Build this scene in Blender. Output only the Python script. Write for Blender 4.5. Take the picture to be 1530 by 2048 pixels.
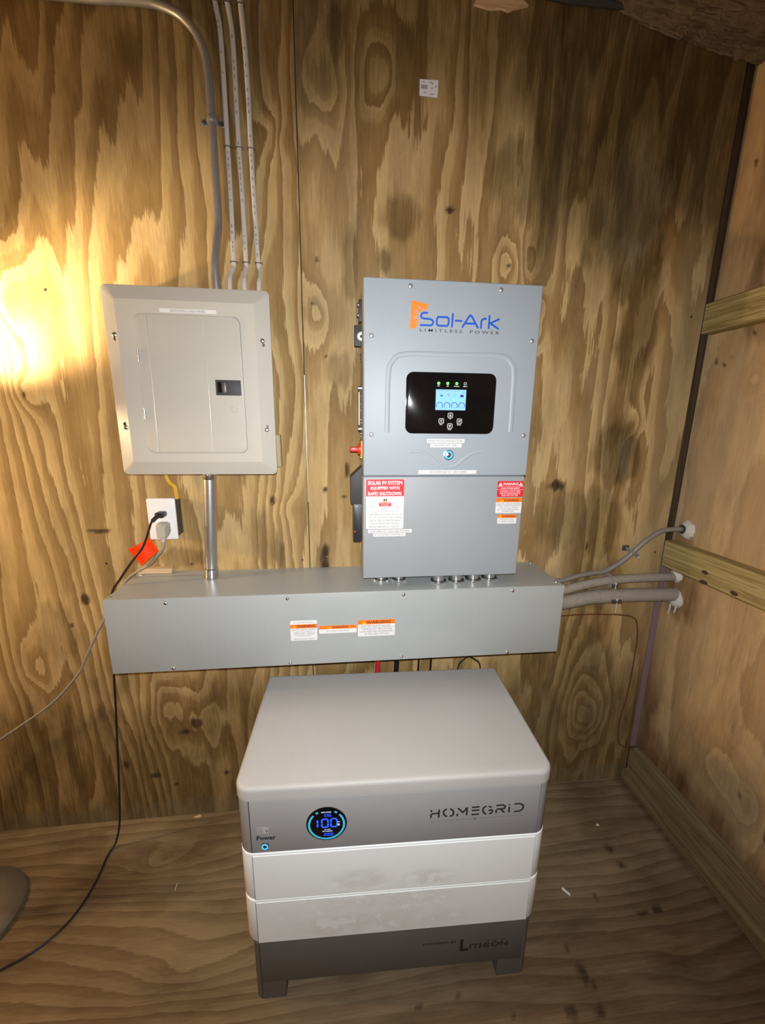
import bpy, bmesh, math, random
import numpy as np
from mathutils import Vector, Matrix

for o in list(bpy.data.objects):
    bpy.data.objects.remove(o, do_unlink=True)
C = bpy.context.scene.collection
PI = math.pi

# ------------------------------------------------------------------ camera
cam_d = bpy.data.cameras.new('camera')
cam_d.sensor_fit = 'VERTICAL'
cam_d.sensor_height = 36.0
cam_d.lens = 36.0 * 800.25 / 2048.0
cam_d.clip_start = 0.01
cam = bpy.data.objects.new('camera', cam_d)
C.objects.link(cam)
_R = Vector((0.99446668, -0.10447062, 0.01104111))
_U = Vector((0.01211387, 0.21843921, 0.97577537))
_F = Vector((0.10435167, 0.97024234, -0.21849606))
CAMP = Vector((0.5545, -1.1699, 1.3153))
m = Matrix(((_R.x, _U.x, -_F.x, CAMP.x), (_R.y, _U.y, -_F.y, CAMP.y),
            (_R.z, _U.z, -_F.z, CAMP.z), (0, 0, 0, 1)))
cam.matrix_world = m
bpy.context.scene.camera = cam

# ------------------------------------------------------------------ light and exposure
vs = bpy.context.scene.view_settings
vs.view_transform = 'Standard'
vs.look = 'None'
vs.gamma = 1.0
vs.exposure = 0.0
vs.use_curve_mapping = False
world = bpy.data.worlds.new('world')
bpy.context.scene.world = world
world.use_nodes = True
world.node_tree.nodes['Background'].inputs[0].default_value = (0.9, 0.8, 0.65, 1)
world.node_tree.nodes['Background'].inputs[1].default_value = 0.02

def lamp_light(name, kind, loc, energy, color, target=None, **kw):
    d = bpy.data.lights.new(name, kind)
    d.energy = energy
    d.color = color
    for k, v in kw.items():
        setattr(d, k, v)
    o = bpy.data.objects.new(name, d)
    C.objects.link(o)
    o.location = loc
    if target is not None:
        o.rotation_euler = (Vector(target) - Vector(loc)).to_track_quat('-Z', 'Y').to_euler()
    return o

# the phone's flash, a hand's breadth from its lens
flash_p = CAMP + _U * 0.035 + _R * 0.004 - _F * 0.02
lamp_light('phone_flash', 'SPOT', flash_p, 66.0, (0.97, 0.99, 1.0), flash_p + _F * 1.0 - _U * 0.10,
           spot_size=math.radians(142), spot_blend=1.0, shadow_soft_size=0.008)

# ------------------------------------------------------------------ materials
def srgb(r, g, b):
    f = lambda c: c / 12.92 if c <= 0.04045 else ((c + 0.055) / 1.055) ** 2.4
    return (f(r / 255), f(g / 255), f(b / 255), 1)

class NT:
    def __init__(s, name):
        s.m = bpy.data.materials.new(name)
        s.m.use_nodes = True
        s.t = s.m.node_tree
        s.b = s.t.nodes['Principled BSDF']
    def n(s, kind, **kw):
        x = s.t.nodes.new(kind)
        for k, v in kw.items():
            setattr(x, k, v)
        return x
    def l(s, a, b):
        s.t.links.new(a, b)
    def set(s, sock, v):
        if hasattr(v, 'is_output') or isinstance(v, bpy.types.NodeSocket):
            s.l(v, sock)
        else:
            sock.default_value = v
    def math(s, op, a, b=None, c=None, clamp=False):
        x = s.n('ShaderNodeMath', operation=op, use_clamp=clamp)
        s.set(x.inputs[0], a)
        if b is not None: s.set(x.inputs[1], b)
        if c is not None: s.set(x.inputs[2], c)
        return x.outputs[0]
    def mix(s, f, a, b, blend='MIX'):
        x = s.n('ShaderNodeMix', data_type='RGBA', blend_type=blend)
        s.set(x.inputs[0], f); s.set(x.inputs[6], a); s.set(x.inputs[7], b)
        return x.outputs[2]
    def coord(s, scale, out='Object'):
        tc = s.n('ShaderNodeTexCoord'); mp = s.n('ShaderNodeMapping')
        mp.inputs['Scale'].default_value = scale
        s.l(tc.outputs[out], mp.inputs[0])
        return mp.outputs[0]
    def noise(s, vec, scale=5, detail=3, rough=0.55, dist=0.0):
        x = s.n('ShaderNodeTexNoise')
        s.l(vec, x.inputs['Vector'])
        x.inputs['Scale'].default_value = scale
        x.inputs['Detail'].default_value = detail
        x.inputs['Roughness'].default_value = rough
        x.inputs['Distortion'].default_value = dist
        return x.outputs[0]
    def ramp(s, f, stops):
        x = s.n('ShaderNodeValToRGB')
        els = x.color_ramp.elements
        while len(els) < len(stops): els.new(0.5)
        for e, (p, c) in zip(els, stops):
            e.position = p
            e.color = c if len(c) == 4 else (*c, 1)
        s.set(x.inputs[0], f)
        return x.outputs[0]
    def bump(s, h, strength=0.2, dist=0.001):
        x = s.n('ShaderNodeBump')
        x.inputs['Strength'].default_value = strength
        x.inputs['Distance'].default_value = dist
        s.l(h, x.inputs['Height'])
        s.l(x.outputs[0], s.b.inputs['Normal'])

def paint(name, col, rough=0.45, metal=0.0, speck=0.06, bump=0.12, bscale=900, spec=0.5):
    """painted or moulded surface with a fine orange-peel grain"""
    k = NT(name)
    v = k.coord((1, 1, 1))
    nz = k.noise(v, bscale, 2, 0.6)
    big = k.noise(v, 7, 3)
    f = k.math('ADD', k.math('MULTIPLY', nz, 0.6), k.math('MULTIPLY', big, 0.4))
    lo = tuple(c * (1 - speck) for c in col[:3]) + (1,)
    hi = tuple(min(1, c * (1 + speck)) for c in col[:3]) + (1,)
    k.set(k.b.inputs['Base Color'], k.ramp(f, [(0.3, lo), (0.7, hi)]))
    k.b.inputs['Roughness'].default_value = rough
    k.b.inputs['Metallic'].default_value = metal
    k.b.inputs['Specular IOR Level'].default_value = spec
    if bump:
        k.bump(nz, bump, 0.0006)
    return k.m

def flat(name, col, rough=0.5, metal=0.0, emit=None, estr=0.0, spec=0.5):
    k = NT(name)
    v = k.coord((1, 1, 1))
    nz = k.noise(v, 300, 2)
    lo = tuple(c * 0.96 for c in col[:3]) + (1,)
    hi = tuple(min(1, c * 1.04) for c in col[:3]) + (1,)
    k.set(k.b.inputs['Base Color'], k.ramp(nz, [(0.3, lo), (0.7, hi)]))
    k.b.inputs['Roughness'].default_value = rough
    k.b.inputs['Metallic'].default_value = metal
    k.b.inputs['Specular IOR Level'].default_value = spec
    if emit:
        k.b.inputs['Emission Color'].default_value = emit
        k.b.inputs['Emission Strength'].default_value = estr
    return k.m

def ply_mat(name, cols, stain_col, rough=0.75, axis='z', jag=0.16, grey=(0.30, 0.265, 0.18, 1)):
    """rotary-cut plywood: ring field, stains and knots come per vertex, grain and jags are added here"""
    k = NT(name)
    at = k.n('ShaderNodeAttribute', attribute_name='ring')
    st = k.n('ShaderNodeAttribute', attribute_name='stain')
    kn = k.n('ShaderNodeAttribute', attribute_name='knot')
    gy = k.n('ShaderNodeAttribute', attribute_name='grey')
    sc = {'z': ((160, 160, 9), (420, 420, 11), (18, 18, 6)), 'x': ((9, 160, 160), (11, 420, 420), (6, 18, 18)),
          'y': ((160, 9, 160), (420, 11, 420), (18, 6, 18))}[axis]
    pc_ = {'z': (11, 11, 3.2), 'x': (3.2, 11, 11), 'y': (11, 3.2, 11)}[axis]
    n1 = k.noise(k.coord(sc[0]), 1, 5, 0.65)
    n2 = k.noise(k.coord(sc[1]), 1, 3, 0.6)
    n3 = k.noise(k.coord(sc[2]), 1, 4, 0.6)
    n4 = k.noise(k.coord((2.3, 2.3, 2.3)), 1, 4, 0.6)
    r = k.math('ADD', at.outputs['Fac'], k.math('MULTIPLY', k.math('SUBTRACT', n1, 0.5), jag * 2))
    r = k.math('ADD', r, k.math('MULTIPLY', k.math('SUBTRACT', n3, 0.5), 0.5))
    fr = k.math('FRACT', r)
    base = k.ramp(fr, [(0.0, cols[0]), (0.34, cols[1]), (0.52, cols[2]), (0.80, cols[3]), (0.93, cols[3]), (0.985, cols[0])])
    mean = tuple(sum(c[i] for c in cols) / 4 for i in range(3)) + (1,)
    soft = k.math('MULTIPLY', k.math('SUBTRACT', n4, 0.38), 2.2, clamp=True)
    base = k.mix(k.math('MULTIPLY', soft, 0.55), base, mean)
    fr2 = k.math('FRACT', k.math('MULTIPLY', r, 3.0))
    base = k.mix(0.30, base, k.mix(1.0, base, k.ramp(fr2, [(0.0, (1.12, 1.12, 1.12)), (0.75, (0.84, 0.80, 0.74)), (1.0, (1.1, 1.1, 1.1))]), 'MULTIPLY'))
    n5 = k.noise(k.coord(pc_), 1, 5, 0.65)
    base = k.mix(1.0, base, k.ramp(n5, [(0.28, (0.62, 0.60, 0.58)), (0.45, (0.92, 0.91, 0.90)), (0.55, (1.03, 1.02, 1.0)), (0.72, (1.16, 1.15, 1.12))]), 'MULTIPLY')
    fine = k.ramp(n2, [(0.30, (0.66, 0.63, 0.60)), (0.55, (1, 1, 1)), (0.8, (1.1, 1.1, 1.08))])
    base = k.mix(0.45, base, k.mix(1.0, base, fine, 'MULTIPLY'))
    base = k.mix(k.math('MULTIPLY', gy.outputs['Fac'], 0.75, clamp=True), base, grey)
    sf = k.math('ADD', st.outputs['Fac'], k.math('MULTIPLY', k.math('SUBTRACT', n1, 0.5), k.math('MULTIPLY', st.outputs['Fac'], 0.9)))
    sf = k.math('ADD', sf, k.math('MULTIPLY', k.math('SUBTRACT', n3, 0.5), k.math('MULTIPLY', st.outputs['Fac'], 1.1)), clamp=True)
    base = k.mix(sf, base, k.mix(1.0, base, stain_col, 'MULTIPLY'))
    dk = k.math('ADD', kn.outputs['Fac'], k.math('MULTIPLY', k.math('SUBTRACT', n1, 0.5), k.math('MULTIPLY', kn.outputs['Fac'], 1.2)), clamp=True)
    base = k.mix(dk, base, (0.035, 0.018, 0.010, 1))
    k.set(k.b.inputs['Base Color'], base)
    k.b.inputs['Roughness'].default_value = rough
    k.b.inputs['Specular IOR Level'].default_value = 0.25
    k.bump(k.math('ADD', n2, k.math('MULTIPLY', fr, 0.3)), 0.25, 0.001)
    return k.m

def lumber_mat(name, c0, c1, c2, axis='y', rough=0.75):
    k = NT(name)
    sc = {'y': (60, 1.6, 60), 'x': (1.6, 60, 60), 'z': (60, 60, 1.6)}[axis]
    sf = {'y': (300, 7, 300), 'x': (7, 300, 300), 'z': (300, 300, 7)}[axis]
    n1 = k.noise(k.coord(sc), 1, 4, 0.6, 0.6)
    n2 = k.noise(k.coord(sf), 1, 2, 0.6)
    w = k.math('FRACT', k.math('MULTIPLY', n1, 5.0))
    base = k.ramp(w, [(0.0, c0), (0.45, c1), (0.85, c2), (1.0, c0)])
    base = k.mix(0.5, base, k.mix(1.0, base, k.ramp(n2, [(0.3, (0.6, 0.57, 0.5)), (0.65, (1.08, 1.08, 1.05))]), 'MULTIPLY'))
    k.set(k.b.inputs['Base Color'], base)
    k.b.inputs['Roughness'].default_value = rough
    k.b.inputs['Specular IOR Level'].default_value = 0.25
    k.bump(n2, 0.25, 0.001)
    return k.m

M = {}
WALL_COLS = [(0.53, 0.385, 0.186, 1), (0.47, 0.33, 0.148, 1), (0.345, 0.224, 0.088, 1), (0.265, 0.162, 0.057, 1)]
M['ply_back'] = ply_mat('weathered_plywood', WALL_COLS, (0.29, 0.265, 0.195, 1), jag=0.30)
M['ply_right'] = ply_mat('smooth_plywood', [(0.57, 0.40, 0.21, 1), (0.54, 0.375, 0.195, 1), (0.50, 0.335, 0.17, 1), (0.455, 0.30, 0.148, 1)], (0.34, 0.26, 0.20, 1), jag=0.1)
M['ply_floor'] = ply_mat('grey_brown_floor_plywood', [(0.275, 0.212, 0.13, 1), (0.258, 0.196, 0.118, 1), (0.228, 0.168, 0.098, 1), (0.185, 0.132, 0.075, 1)], (0.47, 0.40, 0.34, 1), axis='x', jag=0.22)
M['ply_edge'] = flat('plywood_edge', (0.30, 0.23, 0.13, 1), 0.8)
M['dark_gap'] = flat('dark_gap', (0.05, 0.035, 0.022, 1), 0.9)
M['girt'] = lumber_mat('treated_lumber', (0.46, 0.37, 0.17, 1), (0.40, 0.31, 0.13, 1), (0.24, 0.17, 0.06, 1), 'y')
M['plate'] = lumber_mat('old_bottom_plate', (0.27, 0.21, 0.11, 1), (0.23, 0.17, 0.085, 1), (0.15, 0.105, 0.05, 1), 'y')
M['post'] = lumber_mat('dark_corner_post', (0.085, 0.055, 0.032, 1), (0.065, 0.042, 0.025, 1), (0.04, 0.025, 0.015, 1), 'z')
M['knot'] = flat('knot_wood', (0.055, 0.03, 0.015, 1), 0.8)
M['mauve'] = flat('mauve_plastic', (0.235, 0.15, 0.17, 1), 0.6)
M['ceil'] = lumber_mat('rough_dark_ceiling', (0.20, 0.145, 0.10, 1), (0.16, 0.115, 0.075, 1), (0.09, 0.06, 0.04, 1), 'x')
M['panel'] = paint('warm_grey_enamel', (0.49, 0.47, 0.41, 1), 0.34, bump=0.05, bscale=500)
M['panel_line'] = paint('warm_grey_enamel_bright', (0.46, 0.45, 0.41, 1), 0.25, bump=0.0)
M['inv'] = paint('light_grey_powder_coat', (0.325, 0.37, 0.41, 1), 0.50, bump=0.12, bscale=700)
M['inv_low'] = paint('mid_grey_powder_coat', (0.305, 0.33, 0.35, 1), 0.52, bump=0.12, bscale=700)
M['trough'] = paint('trough_grey_paint', (0.395, 0.425, 0.425, 1), 0.33, bump=0.10, bscale=420, metal=0.1)
M['bat_lid'] = paint('pale_grey_lid', (0.41, 0.405, 0.395, 1), 0.55, bump=0.10, bscale=600)
M['bat_dark'] = paint('dark_grey_plastic', (0.115, 0.113, 0.108, 1), 0.5, bump=0.08, bscale=800)
M['bat_grey'] = paint('silver_grey_plastic', (0.30, 0.305, 0.31, 1), 0.45, bump=0.08, bscale=800)
M['steel'] = flat('zinc_steel', (0.62, 0.63, 0.64, 1), 0.28, 1.0)
M['galv'] = paint('galvanised_tube', (0.50, 0.50, 0.50, 1), 0.34, metal=0.85, bump=0.05, bscale=200)
M['dull_galv'] = paint('dull_galvanised_tube', (0.40, 0.40, 0.40, 1), 0.42, metal=0.7, bump=0.05, bscale=200)
M['pvc'] = paint('dusty_grey_pipe', (0.30, 0.265, 0.225, 1), 0.6, bump=0.1, bscale=120, speck=0.15)
M['dark_steel'] = flat('dark_steel', (0.12, 0.115, 0.11, 1), 0.4, 0.7)
M['black'] = flat('black_plastic', (0.018, 0.018, 0.02, 1), 0.42)
M['black_soft'] = flat('soft_black_plastic', (0.035, 0.035, 0.04, 1), 0.6)
M['black_gloss'] = flat('black_glass', (0.004, 0.004, 0.005, 1), 0.08)
M['cord_black'] = flat('black_cord', (0.012, 0.011, 0.011, 1), 0.45)
M['white'] = flat('white_plastic', (0.78, 0.77, 0.76, 1), 0.35)
M['label'] = flat('white_label', (0.74, 0.75, 0.76, 1), 0.5)
M['tape'] = flat('label_tape', (0.70, 0.70, 0.69, 1), 0.4)
M['red_lab'] = flat('red_label', srgb(214, 30, 44), 0.5)
M['orange_lab'] = flat('orange_label', srgb(247, 118, 26), 0.5)
M['ink'] = flat('black_ink', (0.02, 0.02, 0.022, 1), 0.6)
M['ink_grey'] = flat('grey_ink', (0.16, 0.16, 0.17, 1), 0.6)
M['ink_white'] = flat('white_ink', (0.80, 0.80, 0.80, 1), 0.6)
M['ink_brown'] = flat('brown_ink', (0.10, 0.025, 0.0, 1), 0.6)
M['ink_blue'] = flat('blue_ink', srgb(20, 82, 190), 0.5)
M['logo_orange'] = flat('orange_ink', srgb(236, 128, 32), 0.5)
M['yellow_ink'] = flat('yellow_ink', srgb(250, 200, 40), 0.5)
M['red'] = flat('red_plastic', srgb(214, 48, 36), 0.4)
M['yellow'] = flat('yellow_jacket', srgb(196, 152, 26), 0.5)
M['cream'] = flat('cream_plastic', (0.70, 0.60, 0.38, 1), 0.5)
M['grey_cord'] = flat('grey_cord', (0.27, 0.25, 0.22, 1), 0.5)
M['beige_plug'] = flat('beige_plug', (0.42, 0.39, 0.33, 1), 0.5)
M['tag'] = flat('orange_tag', srgb(255, 74, 20), 0.22)
M['tag_print'] = flat('tag_print', srgb(222, 40, 8), 0.4)
M['box_grey'] = flat('dark_grey_box', (0.075, 0.07, 0.06, 1), 0.6)
M['cable'] = flat('white_cable_jacket', (0.56, 0.53, 0.49, 1), 0.5)
M['cable_print'] = flat('cable_print', (0.25, 0.24, 0.23, 1), 0.6)
M['zinc'] = flat('pale_zinc', (0.55, 0.54, 0.52, 1), 0.35, 0.25)
M['staple'] = flat('dark_staple', (0.10, 0.075, 0.05, 1), 0.4, 0.5)
M['foam'] = paint('white_foam', (0.58, 0.55, 0.51, 1), 0.8, bump=0.25, bscale=60)
M['pale_wood'] = lumber_mat('pale_wood', (0.66, 0.48, 0.30, 1), (0.62, 0.44, 0.27, 1), (0.54, 0.36, 0.2, 1), 'x')
M['grey_wood'] = lumber_mat('grey_wood', (0.48, 0.40, 0.26, 1), (0.44, 0.36, 0.23, 1), (0.36, 0.29, 0.17, 1), 'z')
M['red_cable'] = flat('red_cable', srgb(190, 38, 52), 0.5)
M['brown_wire'] = flat('brown_wire', (0.13, 0.035, 0.014, 1), 0.5)
M['lamp_metal'] = paint('brushed_lamp_metal', (0.36, 0.34, 0.32, 1), 0.36, metal=0.8, bump=0.1, bscale=60)
M['lcd'] = flat('lcd_backlight', (0.1, 0.2, 0.3, 1), 0.3, 0, srgb(140, 200, 255), 0.95)
M['lcd_ink'] = flat('lcd_dark', (0.02, 0.05, 0.2, 1), 0.3, 0, srgb(30, 74, 176), 0.9)
M['lcd_mid'] = flat('lcd_mid', (0.05, 0.1, 0.3, 1), 0.3, 0, srgb(92, 150, 230), 0.9)
M['lcd_navy'] = flat('lcd_navy', (0.02, 0.02, 0.1, 1), 0.3, 0, srgb(40, 36, 120), 0.8)
M['lcd_cyan'] = flat('lcd_cyan', (0.1, 0.3, 0.4, 1), 0.3, 0, srgb(118, 222, 250), 0.95)
M['led_green'] = flat('led_green', (0.1, 0.5, 0.1, 1), 0.3, 0, srgb(120, 245, 100), 1.0)
M['led_blue'] = flat('led_blue', (0.05, 0.2, 0.6, 1), 0.3, 0, srgb(60, 165, 255), 1.8)
M['dig_blue'] = flat('digit_blue', (0.02, 0.05, 0.4, 1), 0.3, 0, srgb(30, 84, 255), 1.3)
M['tick_cyan'] = flat('tick_cyan', (0.05, 0.3, 0.4, 1), 0.3, 0, srgb(70, 200, 240), 1.1)
M['dig_white'] = flat('digit_white', (0.4, 0.5, 0.6, 1), 0.3, 0, srgb(190, 220, 255), 1.0)
M['led_red'] = flat('led_red', (0.5, 0.02, 0.02, 1), 0.3, 0, srgb(255, 40, 40), 1.5)
M['bulb'] = flat('lit_bulb', (0.8, 0.6, 0.3, 1), 0.3, 0, (1.0, 0.73, 0.38, 1), 1020.0)

def white_body():
    """white battery casing with greyish water marks on its front"""
    k = NT('white_casing')
    v = k.coord((1, 1, 1))
    n1 = k.noise(k.coord((9, 9, 15)), 1, 5, 0.6, 0.4)
    n2 = k.noise(k.coord((26, 26, 34)), 1, 4, 0.6)
    st = k.n('ShaderNodeAttribute', attribute_name='stain')
    f = k.math('ADD', k.math('MULTIPLY', n1, 0.7), k.math('MULTIPLY', n2, 0.3))
    edge = k.ramp(f, [(0.44, (0, 0, 0)), (0.47, (1, 1, 1)), (0.60, (0.35, 0.35, 0.35)), (0.66, (0, 0, 0))])
    fac = k.math('MULTIPLY', k.math('MULTIPLY', edge, st.outputs['Fac']), 0.45, clamp=True)
    k.set(k.b.inputs['Base Color'], k.mix(fac, (0.86, 0.91, 0.92, 1), (0.54, 0.54, 0.50, 1)))
    k.b.inputs['Roughness'].default_value = 0.5
    k.bump(k.noise(v, 700, 2), 0.06, 0.0005)
    return k.m
M['bat_white'] = white_body()

# ------------------------------------------------------------------ object helpers
def root_of(o):
    l = Vector((0, 0, 0))
    while o is not None:
        l += o.location
        o = o.parent
    return l

def link_mesh(name, me, mat, parent=None):
    o = bpy.data.objects.new(name, me)
    C.objects.link(o)
    if mat is not None and not me.materials:
        me.materials.append(M[mat] if isinstance(mat, str) else mat)
    if parent is not None:
        o.parent = parent
    return o

def obj(name, bm, mat, parent=None, local=False, smooth=True, origin=None, sharp=38):
    """link a bmesh given in world coordinates (or in the parent's frame when local)"""
    bmesh.ops.recalc_face_normals(bm, faces=bm.faces[:])
    if parent is not None and not local:
        r = root_of(parent)
        bmesh.ops.translate(bm, verts=bm.verts[:], vec=-r)
    if origin is not None:
        oo = Vector(origin) - (root_of(parent) if parent is not None and not local else Vector())
        bmesh.ops.translate(bm, verts=bm.verts[:], vec=-oo)
    me = bpy.data.meshes.new(name)
    bm.to_mesh(me)
    bm.free()
    if smooth:
        for p in me.polygons: p.use_smooth = True
        try:
            me.set_sharp_from_angle(angle=math.radians(sharp))
        except Exception:
            pass
    o = link_mesh(name, me, mat, parent)
    if origin is not None:
        o.location = oo
    return o

def tag(o, label, cat, group=None):
    o['label'] = label
    o['category'] = cat
    if group: o['group'] = group
    return o

def thing(name, label, cat, loc=(0, 0, 0), group=None, rotz=0.0):
    o = bpy.data.objects.new(name, None)
    o.empty_display_size = 0.05
    C.objects.link(o)
    o.location = loc
    o.rotation_euler = (0, 0, rotz)
    return tag(o, label, cat, group)

def struct(o):
    o['kind'] = 'structure'
    return o

def inst(src, parent, loc, rot=None):
    o = src.copy()
    C.objects.link(o)
    o.parent = parent
    o.location = Vector(loc)
    if rot: o.rotation_euler = rot
    return o

def box(bm, x0, x1, y0, y1, z0, z1, bev=0.0, seg=2):
    r = bmesh.ops.create_cube(bm, size=1.0)
    vs_ = r['verts']
    for v in vs_:
        v.co = Vector(((x0 + x1) / 2 + v.co.x * (x1 - x0), (y0 + y1) / 2 + v.co.y * (y1 - y0), (z0 + z1) / 2 + v.co.z * (z1 - z0)))
    if bev > 0:
        es = list({e for v in vs_ for e in v.link_edges})
        bmesh.ops.bevel(bm, geom=es, offset=bev, segments=seg, affect='EDGES', profile=0.5)
    return bm

def B(*a, **k):
    return box(bmesh.new(), *a, **k)

def rrect(x0, x1, z0, z1, r, n=5):
    pts = []
    for cx, cz, a0 in ((x1 - r, z1 - r, 0), (x0 + r, z1 - r, 90), (x0 + r, z0 + r, 180), (x1 - r, z0 + r, 270)):
        for i in range(n + 1):
            a = math.radians(a0 + 90 * i / n)
            pts.append((cx + r * math.cos(a), cz + r * math.sin(a)))
    return pts

def prism(bm, poly, y0, y1, bev=0.0, plane='xz'):
    """poly in a plane, extruded along the third axis"""
    def co(p, t):
        if plane == 'xz': return (p[0], t, p[1])
        if plane == 'xy': return (p[0], p[1], t)
        return (t, p[0], p[1])
    a = [bm.verts.new(co(p, y0)) for p in poly]
    b = [bm.verts.new(co(p, y1)) for p in poly]
    n = len(poly)
    f0 = bm.faces.new(a)
    f1 = bm.faces.new(list(reversed(b)))
    for i in range(n):
        bm.faces.new((a[i], b[i], b[(i + 1) % n], a[(i + 1) % n]))
    if bev > 0:
        bmesh.ops.bevel(bm, geom=list(f0.edges) + list(f1.edges), offset=bev, segments=2, affect='EDGES', profile=0.5)
    return bm

def P(poly, y0, y1, **k):
    return prism(bmesh.new(), poly, y0, y1, **k)

def catmull(pts, sub=6):
    pts = [Vector(p) for p in pts]
    out = []
    n = len(pts)
    for i in range(n - 1):
        p0 = pts[max(i - 1, 0)]; p1 = pts[i]; p2 = pts[i + 1]; p3 = pts[min(i + 2, n - 1)]
        for s in range(sub):
            t = s / sub
            out.append(0.5 * ((2 * p1) + (p2 - p0) * t + (2 * p0 - 5 * p1 + 4 * p2 - p3) * t * t + (3 * p1 - p0 - 3 * p2 + p3) * t ** 3))
    out.append(pts[-1])
    return out

def tube(bm, path, r, sides=12, smooth=6, flat_y=None, caps=True):
    """sweep a round (or, with flat_y, oval: r across, flat_y towards the wall) section along a path"""
    pts = catmull(path, smooth) if smooth else [Vector(p) for p in path]
    rings = []
    up = None
    for i, p in enumerate(pts):
        t = (pts[min(i + 1, len(pts) - 1)] - pts[max(i - 1, 0)]).normalized()
        if up is None:
            up = Vector((0, 1, 0)) if abs(t.y) < 0.9 else Vector((0, 0, 1))
        up = (up - t * up.dot(t)).normalized()
        side = t.cross(up)
        ring = []
        for k in range(sides):
            a = 2 * PI * k / sides
            ry = flat_y if flat_y else r
            ring.append(bm.verts.new(p + side * (r * math.cos(a)) + up * (ry * math.sin(a))))
        rings.append(ring)
    for a, b in zip(rings, rings[1:]):
        for k in range(sides):
            bm.faces.new((a[k], a[(k + 1) % sides], b[(k + 1) % sides], b[k]))
    if caps:
        bm.faces.new(list(reversed(rings[0])))
        bm.faces.new(rings[-1])
    return bm

def T(*a, **k):
    return tube(bmesh.new(), *a, **k)

def lathe(bm, prof, loc, axis=(0, 0, 1), n=24):
    """revolve (radius, height) pairs about an axis"""
    ax = Vector(axis).normalized()
    q = Vector((0, 0, 1)).rotation_difference(ax).to_matrix()
    loc = Vector(loc)
    rings = []
    for r, h in prof:
        if r <= 1e-7:
            rings.append([bm.verts.new(loc + q @ Vector((0, 0, h)))])
        else:
            rings.append([bm.verts.new(loc + q @ Vector((r * math.cos(2 * PI * k / n), r * math.sin(2 * PI * k / n), h))) for k in range(n)])
    for a, b in zip(rings, rings[1:]):
        for k in range(n):
            k2 = (k + 1) % n
            if len(a) == 1 and len(b) == 1: continue
            if len(a) == 1: bm.faces.new((a[0], b[k], b[k2]))
            elif len(b) == 1: bm.faces.new((a[k], b[0], a[k2]))
            else: bm.faces.new((a[k], b[k], b[k2], a[k2]))
    return bm

def LA(*a, **k):
    return lathe(bmesh.new(), *a, **k)

def strokes(bm, lines, w, y, th=0.0003, caps=True, closed=False):
    """flat printed strokes in the xz plane, proud of y by th"""
    n = 0
    for ln in lines:
        for (x0, z0), (x1, z1) in zip(ln, ln[1:]):
            d = Vector((x1 - x0, z1 - z0))
            if d.length < 1e-7: continue
            d.normalize()
            n += 1
            yy = y - th - 0.000015 * (n % 5)          # layers of ink, so overlapping strokes never share a plane
            nx, nz = -d.y * w / 2, d.x * w / 2
            vs_ = [bm.verts.new((x0 + nx, yy, z0 + nz)), bm.verts.new((x0 - nx, yy, z0 - nz)),
                   bm.verts.new((x1 - nx, yy, z1 - nz)), bm.verts.new((x1 + nx, yy, z1 + nz))]
            bm.faces.new(vs_)
        js = ln if caps else ln[1:-1]
        for q_, (x, z) in enumerate(js):
            yy = y - th - 0.00008 - 0.000015 * (q_ % 3)
            bm.faces.new([bm.verts.new((x + w / 2 * math.cos(PI / 4 * k), yy, z + w / 2 * math.sin(PI / 4 * k))) for k in range(8)])
    return bm

def ST(*a, **k):
    return strokes(bmesh.new(), *a, **k)

def arc(cx, cz, r, a0, a1, n=10):
    return [(cx + r * math.cos(math.radians(a0 + (a1 - a0) * i / n)), cz + r * math.sin(math.radians(a0 + (a1 - a0) * i / n))) for i in range(n + 1)]

TEXTS = []
def text(s, x0, x1, z0, z1, y, mat, parent, bold=0.0, local=False, name='lettering', slope=0.0):
    """queue printed lettering filling a box in the xz plane; turned into meshes at the end"""
    cu = bpy.data.curves.new('lettering', 'FONT')
    cu.body = s
    cu.resolution_u = 2
    cu.offset = bold
    o = bpy.data.objects.new('queued_text', cu)
    C.objects.link(o)
    TEXTS.append((o, x0, x1, z0, z1, y, mat, parent, local, name, slope))

def finish_texts():
    bpy.context.view_layer.update()
    dg = bpy.context.evaluated_depsgraph_get()
    for (o, x0, x1, z0, z1, y, mat, parent, local, name, slope) in TEXTS:
        me = bpy.data.meshes.new_from_object(o.evaluated_get(dg))
        n = len(me.vertices)
        co = np.empty(n * 3)
        me.vertices.foreach_get('co', co)
        co = co.reshape(-1, 3)
        a, b = co.min(0), co.max(0)
        out = np.empty_like(co)
        r = root_of(parent) if not local else Vector((0, 0, 0))
        out[:, 0] = x0 + (co[:, 0] - a[0]) / (b[0] - a[0]) * (x1 - x0)
        out[:, 2] = z0 + (co[:, 1] - a[1]) / max(1e-6, b[1] - a[1]) * (z1 - z0) + slope * (out[:, 0] - x0)
        out[:, 1] = y
        out -= np.array(r)
        me.vertices.foreach_set('co', out.ravel())
        me.materials.clear()
        link_mesh(name, me, mat, parent)
    for t in TEXTS:
        cu = t[0].data
        bpy.data.objects.remove(t[0], do_unlink=True)
        bpy.data.curves.remove(cu)

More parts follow.
